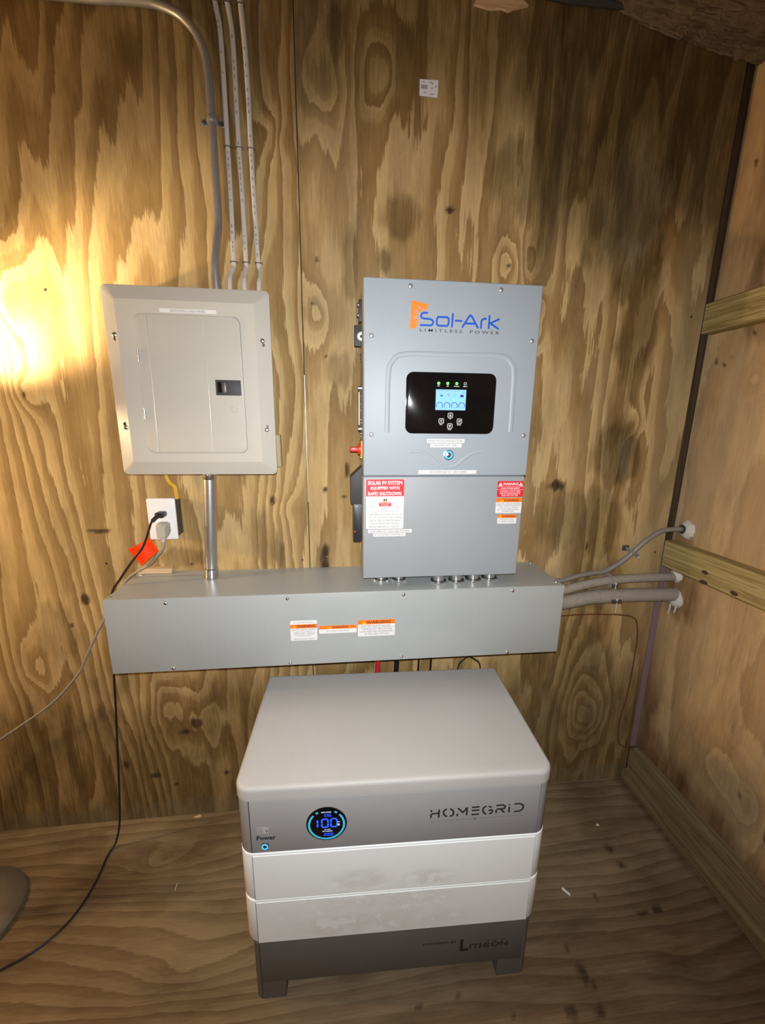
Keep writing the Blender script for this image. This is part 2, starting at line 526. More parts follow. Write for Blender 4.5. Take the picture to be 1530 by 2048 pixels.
# ------------------------------------------------------------------ wood fields
rng = np.random.RandomState(11)
_perm = rng.permutation(512)
_grad = rng.uniform(0, 2 * PI, 512)
def perlin(x, y):
    xi = np.floor(x).astype(int); yi = np.floor(y).astype(int)
    xf = x - xi; yf = y - yi
    u = xf * xf * xf * (xf * (xf * 6 - 15) + 10); v = yf * yf * yf * (yf * (yf * 6 - 15) + 10)
    def g(ix, iy, dx, dy):
        h = _perm[(_perm[ix % 512] + iy) % 512]
        return np.cos(_grad[h]) * dx + np.sin(_grad[h]) * dy
    a = g(xi, yi, xf, yf); b = g(xi + 1, yi, xf - 1, yf); c = g(xi, yi + 1, xf, yf - 1); d = g(xi + 1, yi + 1, xf - 1, yf - 1)
    return (a + u * (b - a)) * (1 - v) + (c + u * (d - c)) * v
def fbm(x, y, o=3):
    s = 0; a = 1.0
    for i in range(o):
        s = s + a * perlin(x * 2 ** i + 17.3 * i, y * 2 ** i + 9.1 * i); a *= 0.5
    return s
def blob(x, z, cx, cz, rx, rz, warp=0.35):
    d = np.sqrt(((x - cx) / rx) ** 2 + ((z - cz) / rz) ** 2)
    d = d + warp * fbm(x * 14 + cx * 7, z * 7 + cz * 3, 3) + warp * 1.1 * fbm(x * 55, z * 9 + cx, 3)
    return np.clip((1.15 - d) / 0.4, 0, 1)

def sheet(name, parent, mat, x0, x1, z0, z1, pos, step, field, thick=0.012, edge='ply_edge'):
    """one plywood sheet: a fine grid face carrying ring/stain/knot/grey per vertex, with real edges behind it.
    pos(u, v, depth) -> world point"""
    nu = int((x1 - x0) / step) + 1; nv = int((z1 - z0) / step) + 1
    U, V = np.meshgrid(np.linspace(x0, x1, nu), np.linspace(z0, z1, nv))
    ring, stain, knot, grey = field(U.ravel(), V.ravel())
    co = pos(U.ravel(), V.ravel(), 0.0)
    idx = np.arange(nu * nv).reshape(nv, nu)
    q = np.stack([idx[:-1, :-1], idx[:-1, 1:], idx[1:, 1:], idx[1:, :-1]], -1).reshape(-1, 4)
    cu = np.array([x0, x1, x1, x0]); cv = np.array([z0, z0, z1, z1])
    f4 = pos(cu, cv, 0.0); b4 = pos(cu, cv, thick)
    base = len(co)
    allv = np.concatenate([co, f4, b4])
    r = np.array(root_of(parent)) if parent is not None else np.zeros(3)
    faces = q.tolist()
    for i in range(4):
        j = (i + 1) % 4
        faces.append([base + i, base + 4 + i, base + 4 + j, base + j])
    faces.append([base + 7, base + 6, base + 5, base + 4])
    me = bpy.data.meshes.new(name)
    me.from_pydata((allv - r).tolist(), [], faces)
    for nm, arr in (('ring', ring), ('stain', stain), ('knot', knot), ('grey', grey)):
        at = me.attributes.new(nm, 'FLOAT', 'POINT')
        full = np.zeros(len(allv)); full[:base] = arr
        at.data.foreach_set('value', full)
    me.materials.append(M[mat]); me.materials.append(M[edge])
    mi = np.zeros(len(faces), int); mi[len(q):] = 1
    me.polygons.foreach_set('material_index', mi)
    me.update()
    o = bpy.data.objects.new(name, me)
    C.objects.link(o)
    if parent is not None: o.parent = parent
    return o

def knots_add(h, x, z, ks):
    xw = x + 0.016 * fbm(x * 11 + 5, z * 6 + 2, 3)
    zw = z + 0.040 * fbm(x * 8 + 1, z * 5 + 9, 3)
    for (cx, cz, r, a) in ks:
        d2 = ((xw - cx) / r) ** 2 + ((zw - cz) / (r * 1.6)) ** 2
        h = h + 0.8 * a / (1 + d2 + 0.4 * d2 * d2)
    return h

BK_KNOTS = [(1.018, 1.735, 0.035, 2.3), (1.062, 1.752, 0.032, -2.1), (1.119, 1.629, 0.028, 2.2), (1.115, 1.57, 0.025, 1.6), (0.395, 1.987, 0.035, -2.2), (0.42, 1.98, 0.025, 1.5),
            (-0.262, 1.60, 0.075, 3.6), (-0.255, 1.39, 0.035, 2.2), (0.517, 2.11, 0.05, 2.2), (0.655, 2.13, 0.045, -2.2), (1.428, 0.30, 0.07, 4.5),
            (0.0, 0.42, 0.06, 2.5), (0.10, 0.36, 0.07, 2.2), (1.457, 1.316, 0.03, 1.6), (0.50, 1.60, 0.035, 1.8), (0.32, 1.62, 0.09, 2.6), (0.40, 1.05, 0.05, 1.4), (0.62, 0.45, 0.06, 2.0), (-0.35, 0.6, 0.05, 2.0)]
def back_field(x, z):
    lf = x < 0.46
    hl = x * 17.0 + 3.2 * fbm(x * 3.1 + 3.1, z * 0.5 + 8.0, 2) + 1.0 * fbm(x * 10 + 1.7, z * 1.1, 3) - 2.6 * (z - 1.3) * np.clip(x + 0.35, -0.4, 0.8)
    hr = x * 2.5 + 2.7 * fbm(x * 3.9 + 20, z * 0.62 + 3, 2) + 0.9 * fbm(x * 10 + 1.7, z * 1.5, 3)
    h = np.where(lf, hl, hr)
    h = knots_add(h, x, z, BK_KNOTS)
    st = np.zeros_like(x)
    # weathered top, ragged lower edge
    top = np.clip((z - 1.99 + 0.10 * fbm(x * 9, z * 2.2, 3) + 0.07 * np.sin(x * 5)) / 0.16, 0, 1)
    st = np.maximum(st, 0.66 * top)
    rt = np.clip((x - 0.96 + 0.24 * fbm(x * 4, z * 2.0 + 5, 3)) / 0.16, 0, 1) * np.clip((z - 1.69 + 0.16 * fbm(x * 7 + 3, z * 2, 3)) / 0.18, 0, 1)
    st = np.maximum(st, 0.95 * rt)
    lf0 = np.clip((0.30 - x + 0.1 * fbm(x * 6, z * 2, 2)) / 0.1, 0, 1) * np.clip((z - 1.90 + 0.25 * np.maximum(0, -x - 0.1) + 0.10 * fbm(x * 8, z * 1.6 + 2, 3)) / 0.16, 0, 1)
    st = np.maximum(st, 0.42 * lf0)
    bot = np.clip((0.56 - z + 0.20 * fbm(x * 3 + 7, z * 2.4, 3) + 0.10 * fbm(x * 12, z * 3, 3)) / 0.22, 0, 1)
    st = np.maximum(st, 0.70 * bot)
    for cx, cz, rx, rz, a in ((1.33, 1.95, 0.16, 0.22, 0.8), (1.42, 1.62, 0.06, 0.20, 0.7), (1.05, 1.95, 0.10, 0.10, 0.6), (1.40, 1.80, 0.07, 0.18, 0.8), (1.41, 1.22, 0.08, 0.12, 0.75), (1.46, 1.22, 0.03, 0.08, 0.7), (1.27, 1.02, 0.10, 0.10, 0.45), (1.38, 1.0, 0.09, 0.13, 0.6),
                              (1.36, 0.80, 0.12, 0.12, 0.5), (0.505, 0.905, 0.015, 0.05, 0.9), (0.72, 1.83, 0.05, 0.05, 0.6), (0.45, 2.1, 0.06, 0.06, 0.5), (0.56, 2.2, 0.03, 0.06, 0.9),
                              (0.56, 1.45, 0.045, 0.05, 0.5), (0.59, 1.72, 0.02, 0.08, 0.5), (0.37, 0.92, 0.012, 0.07, 0.7), (0.33, 0.96, 0.02, 0.10, 0.5), (0.10, 0.92, 0.08, 0.03, 0.5), (0.68, 1.73, 0.02, 0.03, 0.7),
                              (0.08, 0.36, 0.07, 0.07, 0.55), (0.0, 0.2, 0.28, 0.16, 0.7), (-0.25, 0.25, 0.16, 0.2, 0.65), (0.25, 0.18, 0.14, 0.12, 0.6), (1.34, 0.45, 0.18, 0.25, 0.62), (1.25, 0.2, 0.2, 0.15, 0.6), (0.75, 0.3, 0.3, 0.2, 0.7), (-0.28, 0.7, 0.06, 0.1, 0.4), (-0.1, 0.55, 0.2, 0.1, 0.25)):
        st = np.maximum(st, a * blob(x, z, cx, cz, rx, rz))
    kn = np.zeros_like(x)
    for cx, cz, rx, rz in ((-0.19, 0.80, 0.012, 0.02), (-0.13, 1.007, 0.03, 0.006), (-0.24, 0.72, 0.006, 0.008), (0.51, 0.93, 0.014, 0.03), (0.505, 0.88, 0.012, 0.02), (0.36, 1.09, 0.010, 0.014),
                           (-0.256, 1.375, 0.003, 0.012), (1.02, 1.735, 0.005, 0.006), (0.077, 0.36, 0.02, 0.02), (0.05, 0.33, 0.02, 0.012), (0.85, 1.86, 0.01, 0.008), (1.17, 1.57, 0.003, 0.012),
                           (1.22, 1.13, 0.03, 0.02), (0.52, 1.49, 0.003, 0.004), (0.503, 1.725, 0.004, 0.006), (0.51, 1.12, 0.006, 0.008), (0.565, 1.10, 0.008, 0.008), (0.548, 1.005, 0.004, 0.004),
                           (-0.06, 0.17, 0.014, 0.01), (0.0, 0.13, 0.008, 0.008), (0.16, 0.16, 0.012, 0.01), (-0.15, 0.22, 0.01, 0.02), (1.35, 0.93, 0.006, 0.012), (0.575, 1.18, 0.006, 0.02)):
        kn = np.maximum(kn, 0.9 * blob(x, z, cx, cz, rx, rz, 0.5))
    # the smoky grey streaks and the pale strip along the floor
    gr = 0.55 * np.clip((0.070 - z + 0.045 * fbm(x * 26, z * 2, 4)) / 0.012, 0, 1)
    gr = np.maximum(gr, 0.55 * np.clip((x - 1.50) / 0.06, 0, 1) * np.clip(0.8 - 0.5 * np.abs(z - 1.5), 0, 1))
    gr = np.maximum(gr, 0.30 * np.clip(fbm(x * 3.1 + 2, z * 1.4 + 4, 3) * 2.2, 0, 1) * (~lf))
    gr = np.maximum(gr, 0.7 * blob(x, z, 1.44, 1.22, 0.02, 0.07) + 0.6 * blob(x, z, 1.075, 1.42, 0.02, 0.09) + 0.6 * blob(x, z, 1.36, 1.9, 0.1, 0.16))
    return h, np.clip(st, 0, 1), kn, np.clip(gr, 0, 1)

def right_field(y, z):
    h = y * 5.0 + 1.2 * fbm(y * 3 + 1, z * 0.8 + 2, 2) + 0.5 * fbm(y * 9, z * 2.0, 2)
    h = knots_add(h, y, z, [(-0.38, 0.30, 0.05, 1.8), (-0.30, 0.33, 0.04, 1.2), (-0.15, 1.45, 0.03, 1.2)])
    d = np.zeros_like(y)
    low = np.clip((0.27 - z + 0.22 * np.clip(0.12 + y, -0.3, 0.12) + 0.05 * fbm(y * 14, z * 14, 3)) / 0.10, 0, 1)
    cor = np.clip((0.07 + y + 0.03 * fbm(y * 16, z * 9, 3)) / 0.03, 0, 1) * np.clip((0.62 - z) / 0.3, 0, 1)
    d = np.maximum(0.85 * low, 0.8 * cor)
    d = np.maximum(d, 0.7 * blob(y, z, -0.06, 0.79, 0.07, 0.10))
    d = np.maximum(d, 0.6 * blob(y, z, -0.03, 0.95, 0.05, 0.06))
    d = np.maximum(d, 0.6 * blob(y, z, -0.14, 1.60, 0.05, 0.08) + 0.5 * blob(y, z, -0.11, 2.0, 0.06, 0.3))
    kn = np.zeros_like(y)
    for cx, cz, rx, rz in ((-0.36, 0.30, 0.004, 0.018), (-0.44, 0.26, 0.006, 0.02), (-0.46, 0.24, 0.006, 0.012), (-0.045, 2.0, 0.006, 0.008), (-0.035, 1.50, 0.006, 0.008), (-0.06, 1.49, 0.004, 0.006), (-0.13, 1.56, 0.006, 0.006), (-0.08, 1.51, 0.003, 0.005)):
        kn = np.maximum(kn, 0.9 * blob(y, z, cx, cz, rx, rz, 0.4))
    gr = 0.35 * np.clip(fbm(y * 4 + 3, z * 1.2, 3) * 2, 0, 1)
    return h, np.clip(d, 0, 1), kn, gr

def floor_field(x, y):
    h = y * 30.0 + 2.0 * fbm(x * 0.7 + 4, y * 3.0 + 1, 2) + 0.8 * fbm(x * 1.6, y * 8, 2)
    xw = x + 0.06 * fbm(x * 4, y * 9 + 3, 3); yw = y + 0.022 * fbm(x * 5 + 7, y * 8, 3)
    for (cx, cy, rx, ry, a) in ((0.0, -0.16, 0.16, 0.06, 2.8), (0.03, -0.13, 0.05, 0.025, 1.2), (0.16, -0.42, 0.22, 0.09, 2.2), (1.3, -0.30, 0.25, 0.08, 1.5), (1.45, -0.55, 0.2, 0.1, 1.8), (0.75, -0.7, 0.3, 0.1, 2.0)):
        h = h + a * np.exp(-np.sqrt(((xw - cx) / rx) ** 2 + ((yw - cy) / ry) ** 2 + 0.05) * 1.3)
    st = 0.75 * np.clip(fbm(x * 2.6 + 5, y * 3.4 + 1, 4) * 1.6 + 0.12, 0, 1)
    st = np.maximum(st, 0.75 * np.clip((-0.30 - y + 0.15 * (x - 0.9) + 0.1 * fbm(x * 4, y * 4, 3)) / 0.25, 0, 1))  # flash fading towards the front, painted into the floor colour
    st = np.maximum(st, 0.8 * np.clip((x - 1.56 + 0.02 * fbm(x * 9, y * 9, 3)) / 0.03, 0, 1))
    st = np.maximum(st, 0.6 * blob(x, y, -0.27, -0.07, 0.09, 0.03))
    kn = np.zeros_like(x)
    for cx, cy, rx, ry in ((0.0, -0.158, 0.008, 0.006), (1.393, -0.244, 0.014, 0.014), (1.399, -0.296, 0.012, 0.010), (1.420, -0.411, 0.014, 0.010), (1.367, -0.416, 0.018, 0.006), (1.134, -0.518, 0.012, 0.024), (1.147, -0.535, 0.010, 0.012),
                           (1.264, -0.364, 0.005, 0.005), (1.117, -0.465, 0.008, 0.005), (1.066, -0.575, 0.012, 0.012), (1.135, -0.58, 0.014, 0.012), (0.82, -0.52, 0.012, 0.006), (0.64, -0.60, 0.014, 0.008), (0.56, -0.62, 0.012, 0.008), (0.72, -0.535, 0.010, 0.005), (0.93, -0.57, 0.008, 0.004)):
        kn = np.maximum(kn, 0.75 * blob(x, y, cx, cy, rx, ry, 0.5))
    gr = 0.35 * np.clip(fbm(x * 2 + 9, y * 3, 3) * 2, 0, 1)
    return h, np.clip(st, 0, 1), kn, gr

# ------------------------------------------------------------------ the room
ZC = 2.335
wb = struct(obj('wall_back', B(-1.3, 1.72, 0.014, 0.06, 0, ZC), 'dark_gap'))
pb = lambda u, v, d: np.stack([u, np.full_like(u, d), v], -1)
sheet('plywood_sheet', wb, 'ply_back', -1.3, 0.4588, 0.001, ZC, pb, 0.0065, back_field)
sheet('plywood_sheet', wb, 'ply_back', 0.4616, 1.6231, 0.001, ZC, pb, 0.0065, back_field)
obj('seam_strip', B(0.4596, 0.4610, 0.0030, 0.012, 1.085, 1.44), 'zinc', wb)
nail = obj('screw_head', LA([(0, 0.0012), (0.0030, 0.0010), (0.0036, 0.0)], (0, 0, 0), (0, -1, 0), 10), 'dark_steel', wb)
for i, (x, z) in enumerate([(-0.1183, 0.9096), (0.1157, 0.9018), (0.4382, 0.9058), (0.5119, 0.9151), (0.486, 1.621), (1.586, 1.6273), (1.5952, 0.9039), (1.5819, 0.0824), (-0.1673, 1.6264)]):
    (nail if i == 0 else inst(nail, wb, (0, 0, 0))).location = (x, 0, z)

wr = struct(obj('wall_right', B(1.676, 1.72, -2.4, 0.012, 0, ZC), 'dark_gap'))
pr = lambda u, v, d: np.stack([np.full_like(u, 1.661 + d), u, v], -1)
sheet('plywood_sheet', wr, 'ply_right', -2.4, 0.012, 0.001, ZC, pr, 0.009, right_field)
wl = struct(obj('wall_left', B(-1.36, -1.3, -2.4, 0.06, 0, ZC), 'ply_right'))
wf = struct(obj('wall_front', B(-1.36, 1.72, -2.46, -2.4, 0, ZC), 'ply_right'))
fl = struct(obj('floor', B(-1.36, 1.72, -2.46, 0.06, -0.08, -0.0125), 'ply_edge'))
pf = lambda u, v, d: np.stack([u, v, np.full_like(u, -d)], -1)
sheet('plywood_sheet', fl, 'ply_floor', -1.3, 1.661, -2.4, 0.0, pf, 0.009, floor_field)
struct(obj('ceiling', B(-1.36, 1.72, -2.46, 0.06, ZC, ZC + 0.06), 'ceil'))

# corner framing along the right wall
struct(obj('trim_1', B(1.6245, 1.6605, 0.0125, 0.0139, 0.0, ZC - 0.001), 'post'))
t2 = struct(obj('trim_2', B(1.6231, 1.6608, -2.38, -0.001, 0.8573, 0.9462, bev=0.002, seg=1), 'girt'))
for y, z, ry, rz in ((-0.1616, 0.8932, 0.011, 0.006), (-0.1635, 0.8635, 0.014, 0.0055), (-0.2563, 0.8689, 0.012, 0.006)):
    obj('knot', LA([(0, 0.0006), (1, 0.0)], (0, 0, 0), (-1, 0, 0), 14), 'knot', t2).location = (1.6230, y, z)
    k_ = [c for c in t2.children if c.name.startswith('knot')][-1]
    k_.scale = (1, ry, rz)
struct(obj('trim_3', B(1.6231, 1.6608, -2.38, -0.001, 1.580, 1.664, bev=0.002, seg=1), 'girt'))
struct(obj('trim_4', B(1.6275, 1.6495, 0.0005, 0.0118, 0.137, 0.856), 'mauve'))
bb_ = struct(obj('baseboard_right', B(1.606, 1.6608, -2.38, -0.001, 0.0003, 0.045, bev=0.003, seg=1), 'plate'))
obj('upper_board', B(1.624, 1.6608, -2.38, -0.001, 0.0455, 0.134, bev=0.003, seg=1), 'plate', bb_)

# lumpy brown matting along the top of the right-hand corner
def lumps():
    bm = bmesh.new()
    rnd = random.Random(5)
    nx, ny = 44, 12
    grid = []
    for j in range(ny + 1):
        row = []
        for i in range(nx + 1):
            u = i / nx; v = j / ny
            x = 1.05 + 0.605 * u
            sag = 0.010 + 0.088 * max(0, (x - 1.24) / 0.42) ** 0.6
            z = ZC - 0.001 - sag * math.sin(PI * (0.5 - 0.48 * v)) + 0.010 * float(fbm(np.array([x * 30.0]), np.array([v * 5.0]), 3)[0])
            z = min(z, ZC - 0.0012)
            y = -0.002 - 0.30 * v + 0.012 * float(fbm(np.array([x * 22.0 + 5]), np.array([v * 6.0 + 3]), 2)[0]) * (1 if j else 0)
            row.append(bm.verts.new((x, min(y, -0.002), z)))
        grid.append(row)
    for j in range(ny):
        for i in range(nx):
            bm.faces.new((grid[j][i], grid[j + 1][i], grid[j + 1][i + 1], grid[j][i + 1]))
    ext = bmesh.ops.extrude_face_region(bm, geom=bm.faces[:])
    for v in [g for g in ext['geom'] if isinstance(g, bmesh.types.BMVert)]:
        v.co.z = ZC - 0.0005
    return bm
tag(obj('insulation_mat', lumps(), 'ceil'), 'lumpy brown matting bulging along the ceiling above the right wall corner', 'insulation')
tag(obj('ceiling_cable', T([(1.02, -0.010, 2.322), (1.12, -0.010, 2.316), (1.20, -0.010, 2.317), (1.285, -0.011, 2.318)], 0.008, sides=8), 'black_soft'), 'short dark strip lying along the very top of the back wall', 'cable')
tag(obj('wood_splinter', P([(0.885, 2.288), (0.925, 2.2835), (0.955, 2.287), (0.97, 2.283), (0.985, 2.289), (1.02, 2.299), (0.98, 2.325), (0.90, 2.32)], -0.006, -0.0005), 'pale_wood'), 'pale orange wood splinter at the top edge of the back wall', 'wood')

# ------------------------------------------------------------------ load centre panel
LX0, LX1, LZ0, LZ1 = 0.0025, 0.3878, 1.1770, 1.6237
pn = thing('electrical_panel', 'grey metal breaker panel with a hinged door and black latch', 'electrical panel', (0.2, 0, LZ0))
obj('back_box', B(0.021, 0.376, -0.0735, -0.0005, LZ0 + 0.012, LZ1 - 0.012), 'panel', pn)
def cover():
    bm = bmesh.new()
    def ring(i, y, r):
        return [bm.verts.new((x, y, z)) for x, z in rrect(LX0 + i, LX1 - i, LZ0 + i, LZ1 - i, r, 4)]
    rs = [ring(0.0, -0.0740, 0.012), ring(0.0, -0.0805, 0.012), ring(0.0012, -0.0815, 0.012), ring(0.034, -0.0965, 0.004)]
    n = len(rs[0])
    for a, b in zip(rs, rs[1:]):
        for k in range(n):
            bm.faces.new((a[k], a[(k + 1) % n], b[(k + 1) % n], b[k]))
    bm.faces.new(rs[-1]); bm.faces.new(list(reversed(rs[0])))
    return bm
obj('cover', cover(), 'panel', pn, sharp=12)
dr = obj('door', P(rrect(0.0765, 0.3178, 1.2350, 1.5578, 0.016), -0.0985, -0.0964, bev=0.0009), 'panel', pn)
for x0, x1 in ((0.103, 0.1005), (0.2335, 0.2325)):
    obj('pressed_rib', T([(x0, -0.0984, 1.5560), (x1, -0.0984, 1.2368)], 0.0016, sides=8, smooth=0, flat_y=0.0007), 'panel_line', dr)
obj('gap_line', ST([rrect(0.0762, 0.3181, 1.2347, 1.5581, 0.0163) + [(0.3181, 1.5581 - 0.0163)]], 0.0012, -0.0965, th=0.0001), 'dark_steel', pn)
lt = obj('latch', B(0.2517, 0.3120, -0.1015, -0.0984, 1.3765, 1.4130, bev=0.0008), 'black_soft', dr)
obj('finger_recess', B(0.2570, 0.2760, -0.1018, -0.1010, 1.3830, 1.4080), 'black_gloss', lt)
obj('latch_slide', B(0.2660, 0.2765, -0.1026, -0.1012, 1.3830, 1.4080, bev=0.0005), 'dark_steel', lt)
obj('knockout', T([(0.2890, -0.0986, 1.351), (0.2855, -0.0986, 1.347), (0.2855, -0.0986, 1.340), (0.2890, -0.0986, 1.336), (0.2960, -0.0986, 1.336), (0.2995, -0.0986, 1.341), (0.2995, -0.0986, 1.347)], 0.0007, sides=6, flat_y=0.0005), 'panel_line', dr)
for z in (1.4650, 1.3300):
    obj('hinge', T([(0.0775, -0.0990, z - 0.0135), (0.0775, -0.0990, z + 0.0135)], 0.0030, sides=10, smooth=0), 'galv', dr)
def screw_bm(r=0.0046):
    bm = LA([(0, 0.0036), (r * 0.55, 0.0034), (r * 0.9, 0.0022), (r, 0.0006), (r, 0.0)], (0, 0, 0), (0, -1, 0), 14)
    box(bm, -r * 0.72, r * 0.72, -0.0041, -0.0030, -0.0005, 0.0005)
    box(bm, -0.0005, 0.0005, -0.0041, -0.0030, -r * 0.72, r * 0.72)
    return bm
ps = obj('screw', screw_bm(0.0056), 'steel', pn, local=True)
slot0 = obj('screw_slot', P(rrect(-0.0042, 0.0042, -0.0045, 0.0045, 0.004), -0.0004, 0.0), 'dark_steel', pn, local=True)
pc = root_of(pn)
for i, (x, z, dx, dz) in enumerate([(0.0274, 1.511, 0.001, -0.009), (0.3681, 1.5081, 0.0015, -0.0095), (0.0268, 1.296, -0.001, 0.0085), (0.3679, 1.293, 0.001, 0.0085)]):
    yy = -0.0925 if x < 0.2 else -0.0900
    (ps if i == 0 else inst(ps, pn, (0, 0, 0))).location = Vector((x, yy, z)) - pc
    (slot0 if i == 0 else inst(slot0, pn, (0, 0, 0))).location = Vector((x + dx, yy, z + dz)) - pc
tp = obj('label_tape', B(0.1359, 0.2654, -0.0969, -0.0963, 1.5632, 1.5720), 'tape', pn)
text('DEDICATED LOADS PANEL', 0.160, 0.240, 1.5652, 1.5702, -0.0971, 'ink_grey', tp)

# ------------------------------------------------------------------ inverter
IX0, IX1 = 0.6132, 1.0428
IYF, IYL = -0.1663, -0.1597
IZ0, IZM, IZ1 = 0.9046, 1.1818, 1.6390
iv = thing('solar_inverter', 'tall light grey wall-mounted solar inverter with a black display and blue lettering', 'inverter', (0.828, 0, IZ0))
obj('housing', B(IX0 + 0.003, IX1 - 0.003, -0.150, -0.012, IZ0 + 0.003, IZ1 - 0.003), 'inv_low', iv)
obj('mounting_plate', B(0.66, 1.0, -0.0125, -0.0005, 1.0, 1.6), 'dark_steel', iv)
up = obj('upper_cover', B(IX0, IX1, IYF, -0.030, IZM + 0.0012, IZ1, bev=0.0035, seg=3), 'inv', iv)
lo = obj('lower_cover', B(IX0 - 0.0005, IX1 - 0.001, IYL, -0.030, IZ0, IZM - 0.0012, bev=0.0035, seg=3), 'inv_low', iv)
g1 = catmull([(0.6714, IYF, 1.2911), (0.6717, IYF, 1.36), (0.6731, IYF, 1.430), (0.6815, IYF, 1.457), (0.7121, IYF, 1.4753), (0.83, IYF, 1.4765), (0.9473, IYF, 1.4771), (0.9790, IYF, 1.4600), (0.9867, IYF, 1.4337), (0.9884, IYF, 1.36), (0.9894, IYF, 1.295)], 5)
obj('embossed_rib', T(g1, 0.0062, sides=10, smooth=0, flat_y=0.0018), 'inv', up)
g2 = catmull([(0.7303, IYF, 1.2446), (0.750, IYF, 1.2448), (0.7688, IYF, 1.2410), (0.790, IYF, 1.2260), (0.8089, IYF, 1.2107), (0.822, IYF, 1.2052), (0.8353, IYF, 1.2050), (0.848, IYF, 1.2080), (0.861, IYF, 1.2171), (0.880, IYF, 1.2330), (0.8991, IYF, 1.2427), (0.918, IYF, 1.2455)], 4)
obj('embossed_rib', T(g2, 0.0042, sides=8, smooth=0, flat_y=0.0011), 'inv', up)
isc = obj('screw', screw_bm(0.0056), 'dull_galv', iv, local=True)
ic = root_of(iv)
for i, (x, z) in enumerate([(0.7215, 1.6234), (0.9383, 1.6240), (0.6317, 1.5139), (1.0257, 1.5138), (0.6329, 1.2859), (1.0249, 1.2865)]):
    (isc if i == 0 else inst(isc, iv, (0, 0, 0))).location = Vector((x, IYF, z)) - ic
# display
dp = obj('display_panel', P(rrect(0.7165, 0.9418, 1.2893, 1.4353, 0.017, 6), IYF - 0.0022, IYF + 0.001, bev=0.0006), 'black_gloss', iv)
DY = IYF - 0.0022
scn = obj('screen', B(0.7906, 0.8667, DY - 0.0004, DY + 0.0004, 1.3467, 1.3957), 'lcd', dp)
YD = DY - 0.0004
for cx in (0.8005, 0.8193, 0.8380, 0.8566):
    obj('gauge_arc', ST([arc(cx, 1.3575, 0.0076, -38, 215, 14)], 0.0016, YD, caps=False), 'lcd_ink', dp, smooth=False)
    obj('gauge_value', ST([[(cx - 0.002, 1.3525), (cx + 0.002, 1.3525)]], 0.0007, YD, caps=False), 'lcd_mid', dp, smooth=False)
for nm, mt, lines, w in (('menu_icon', 'lcd_mid', [arc(0.7968, 1.3916, 0.0024, 20, 340, 10)], 0.0007), ('settings_icon', 'lcd_mid', [arc(0.8605, 1.3905, 0.0027, 0, 360, 12)], 0.0009),
                         ('sun_icon', 'lcd_mid', [arc(0.8015, 1.3840, 0.0018, 0, 360, 8)], 0.0006),
                         ('pylon_icon', 'lcd_mid', [[(0.8210, 1.3780), (0.8222, 1.3870), (0.8234, 1.3780)], [(0.8195, 1.3845), (0.8249, 1.3845)], [(0.8190, 1.3815), (0.8254, 1.3815)]], 0.0007),
                         ('bulb_icon', 'lcd_mid', [arc(0.8380, 1.3835, 0.0030, -60, 240, 12), [(0.8370, 1.3795), (0.8390, 1.3795)], [(0.8374, 1.3782), (0.8386, 1.3782)]], 0.0007),
                         ('solar_icon', 'lcd_ink', [[(0.8028, 1.3815), (0.8082, 1.3818)], [(0.8022, 1.3800), (0.8078, 1.3802)]], 0.0016),
                         ('battery_icon', 'lcd_navy', [[(0.8525, 1.3795), (0.8597, 1.3795)], [(0.8525, 1.3815), (0.8597, 1.3815)], [(0.8540, 1.3832), (0.8552, 1.3832)], [(0.8570, 1.3832), (0.8582, 1.3832)]], 0.0021)):
    obj(nm, ST(lines, w, YD), mt, dp, smooth=False)
for x0, x1, z in ((0.803, 0.812, 1.3925), (0.814, 0.824, 1.3923), (0.834, 0.845, 1.3920), (0.847, 0.854, 1.3919)):
    obj('status_text', ST([[(x0, z), (x1, z)]], 0.0007, YD, caps=False), 'lcd_mid', dp, smooth=False)
for cx in (0.8020, 0.8193, 0.8380, 0.8560):
    obj('flow_arrow', ST([[(cx, 1.3735), (cx, 1.3705)]], 0.0040, YD), 'lcd_cyan', dp, smooth=False)
for nm, x, on, w in (('DC', 0.7965, 1, 0.0058), ('AC', 0.8191, 1, 0.0058), ('Normal', 0.8417, 1, 0.0125), ('Alarm', 0.8631, 0, 0.0105)):
    l_ = obj('indicator_led', LA([(0, 0.0010), (0.0028, 0.0008), (0.0033, 0.0)], (x, DY, 1.4100), (0, -1, 0), 14), 'led_green' if on else 'black', dp)
    obj('led_ring', ST([arc(x, 1.4100, 0.0034, 0, 360, 14)], 0.0007, DY, caps=False), 'led_green' if on else 'ink_white', dp, smooth=False)
    text(nm, x - w / 2, x + w / 2, 1.4025, 1.4050, DY - 0.0003, 'ink_white', dp, 0.02)
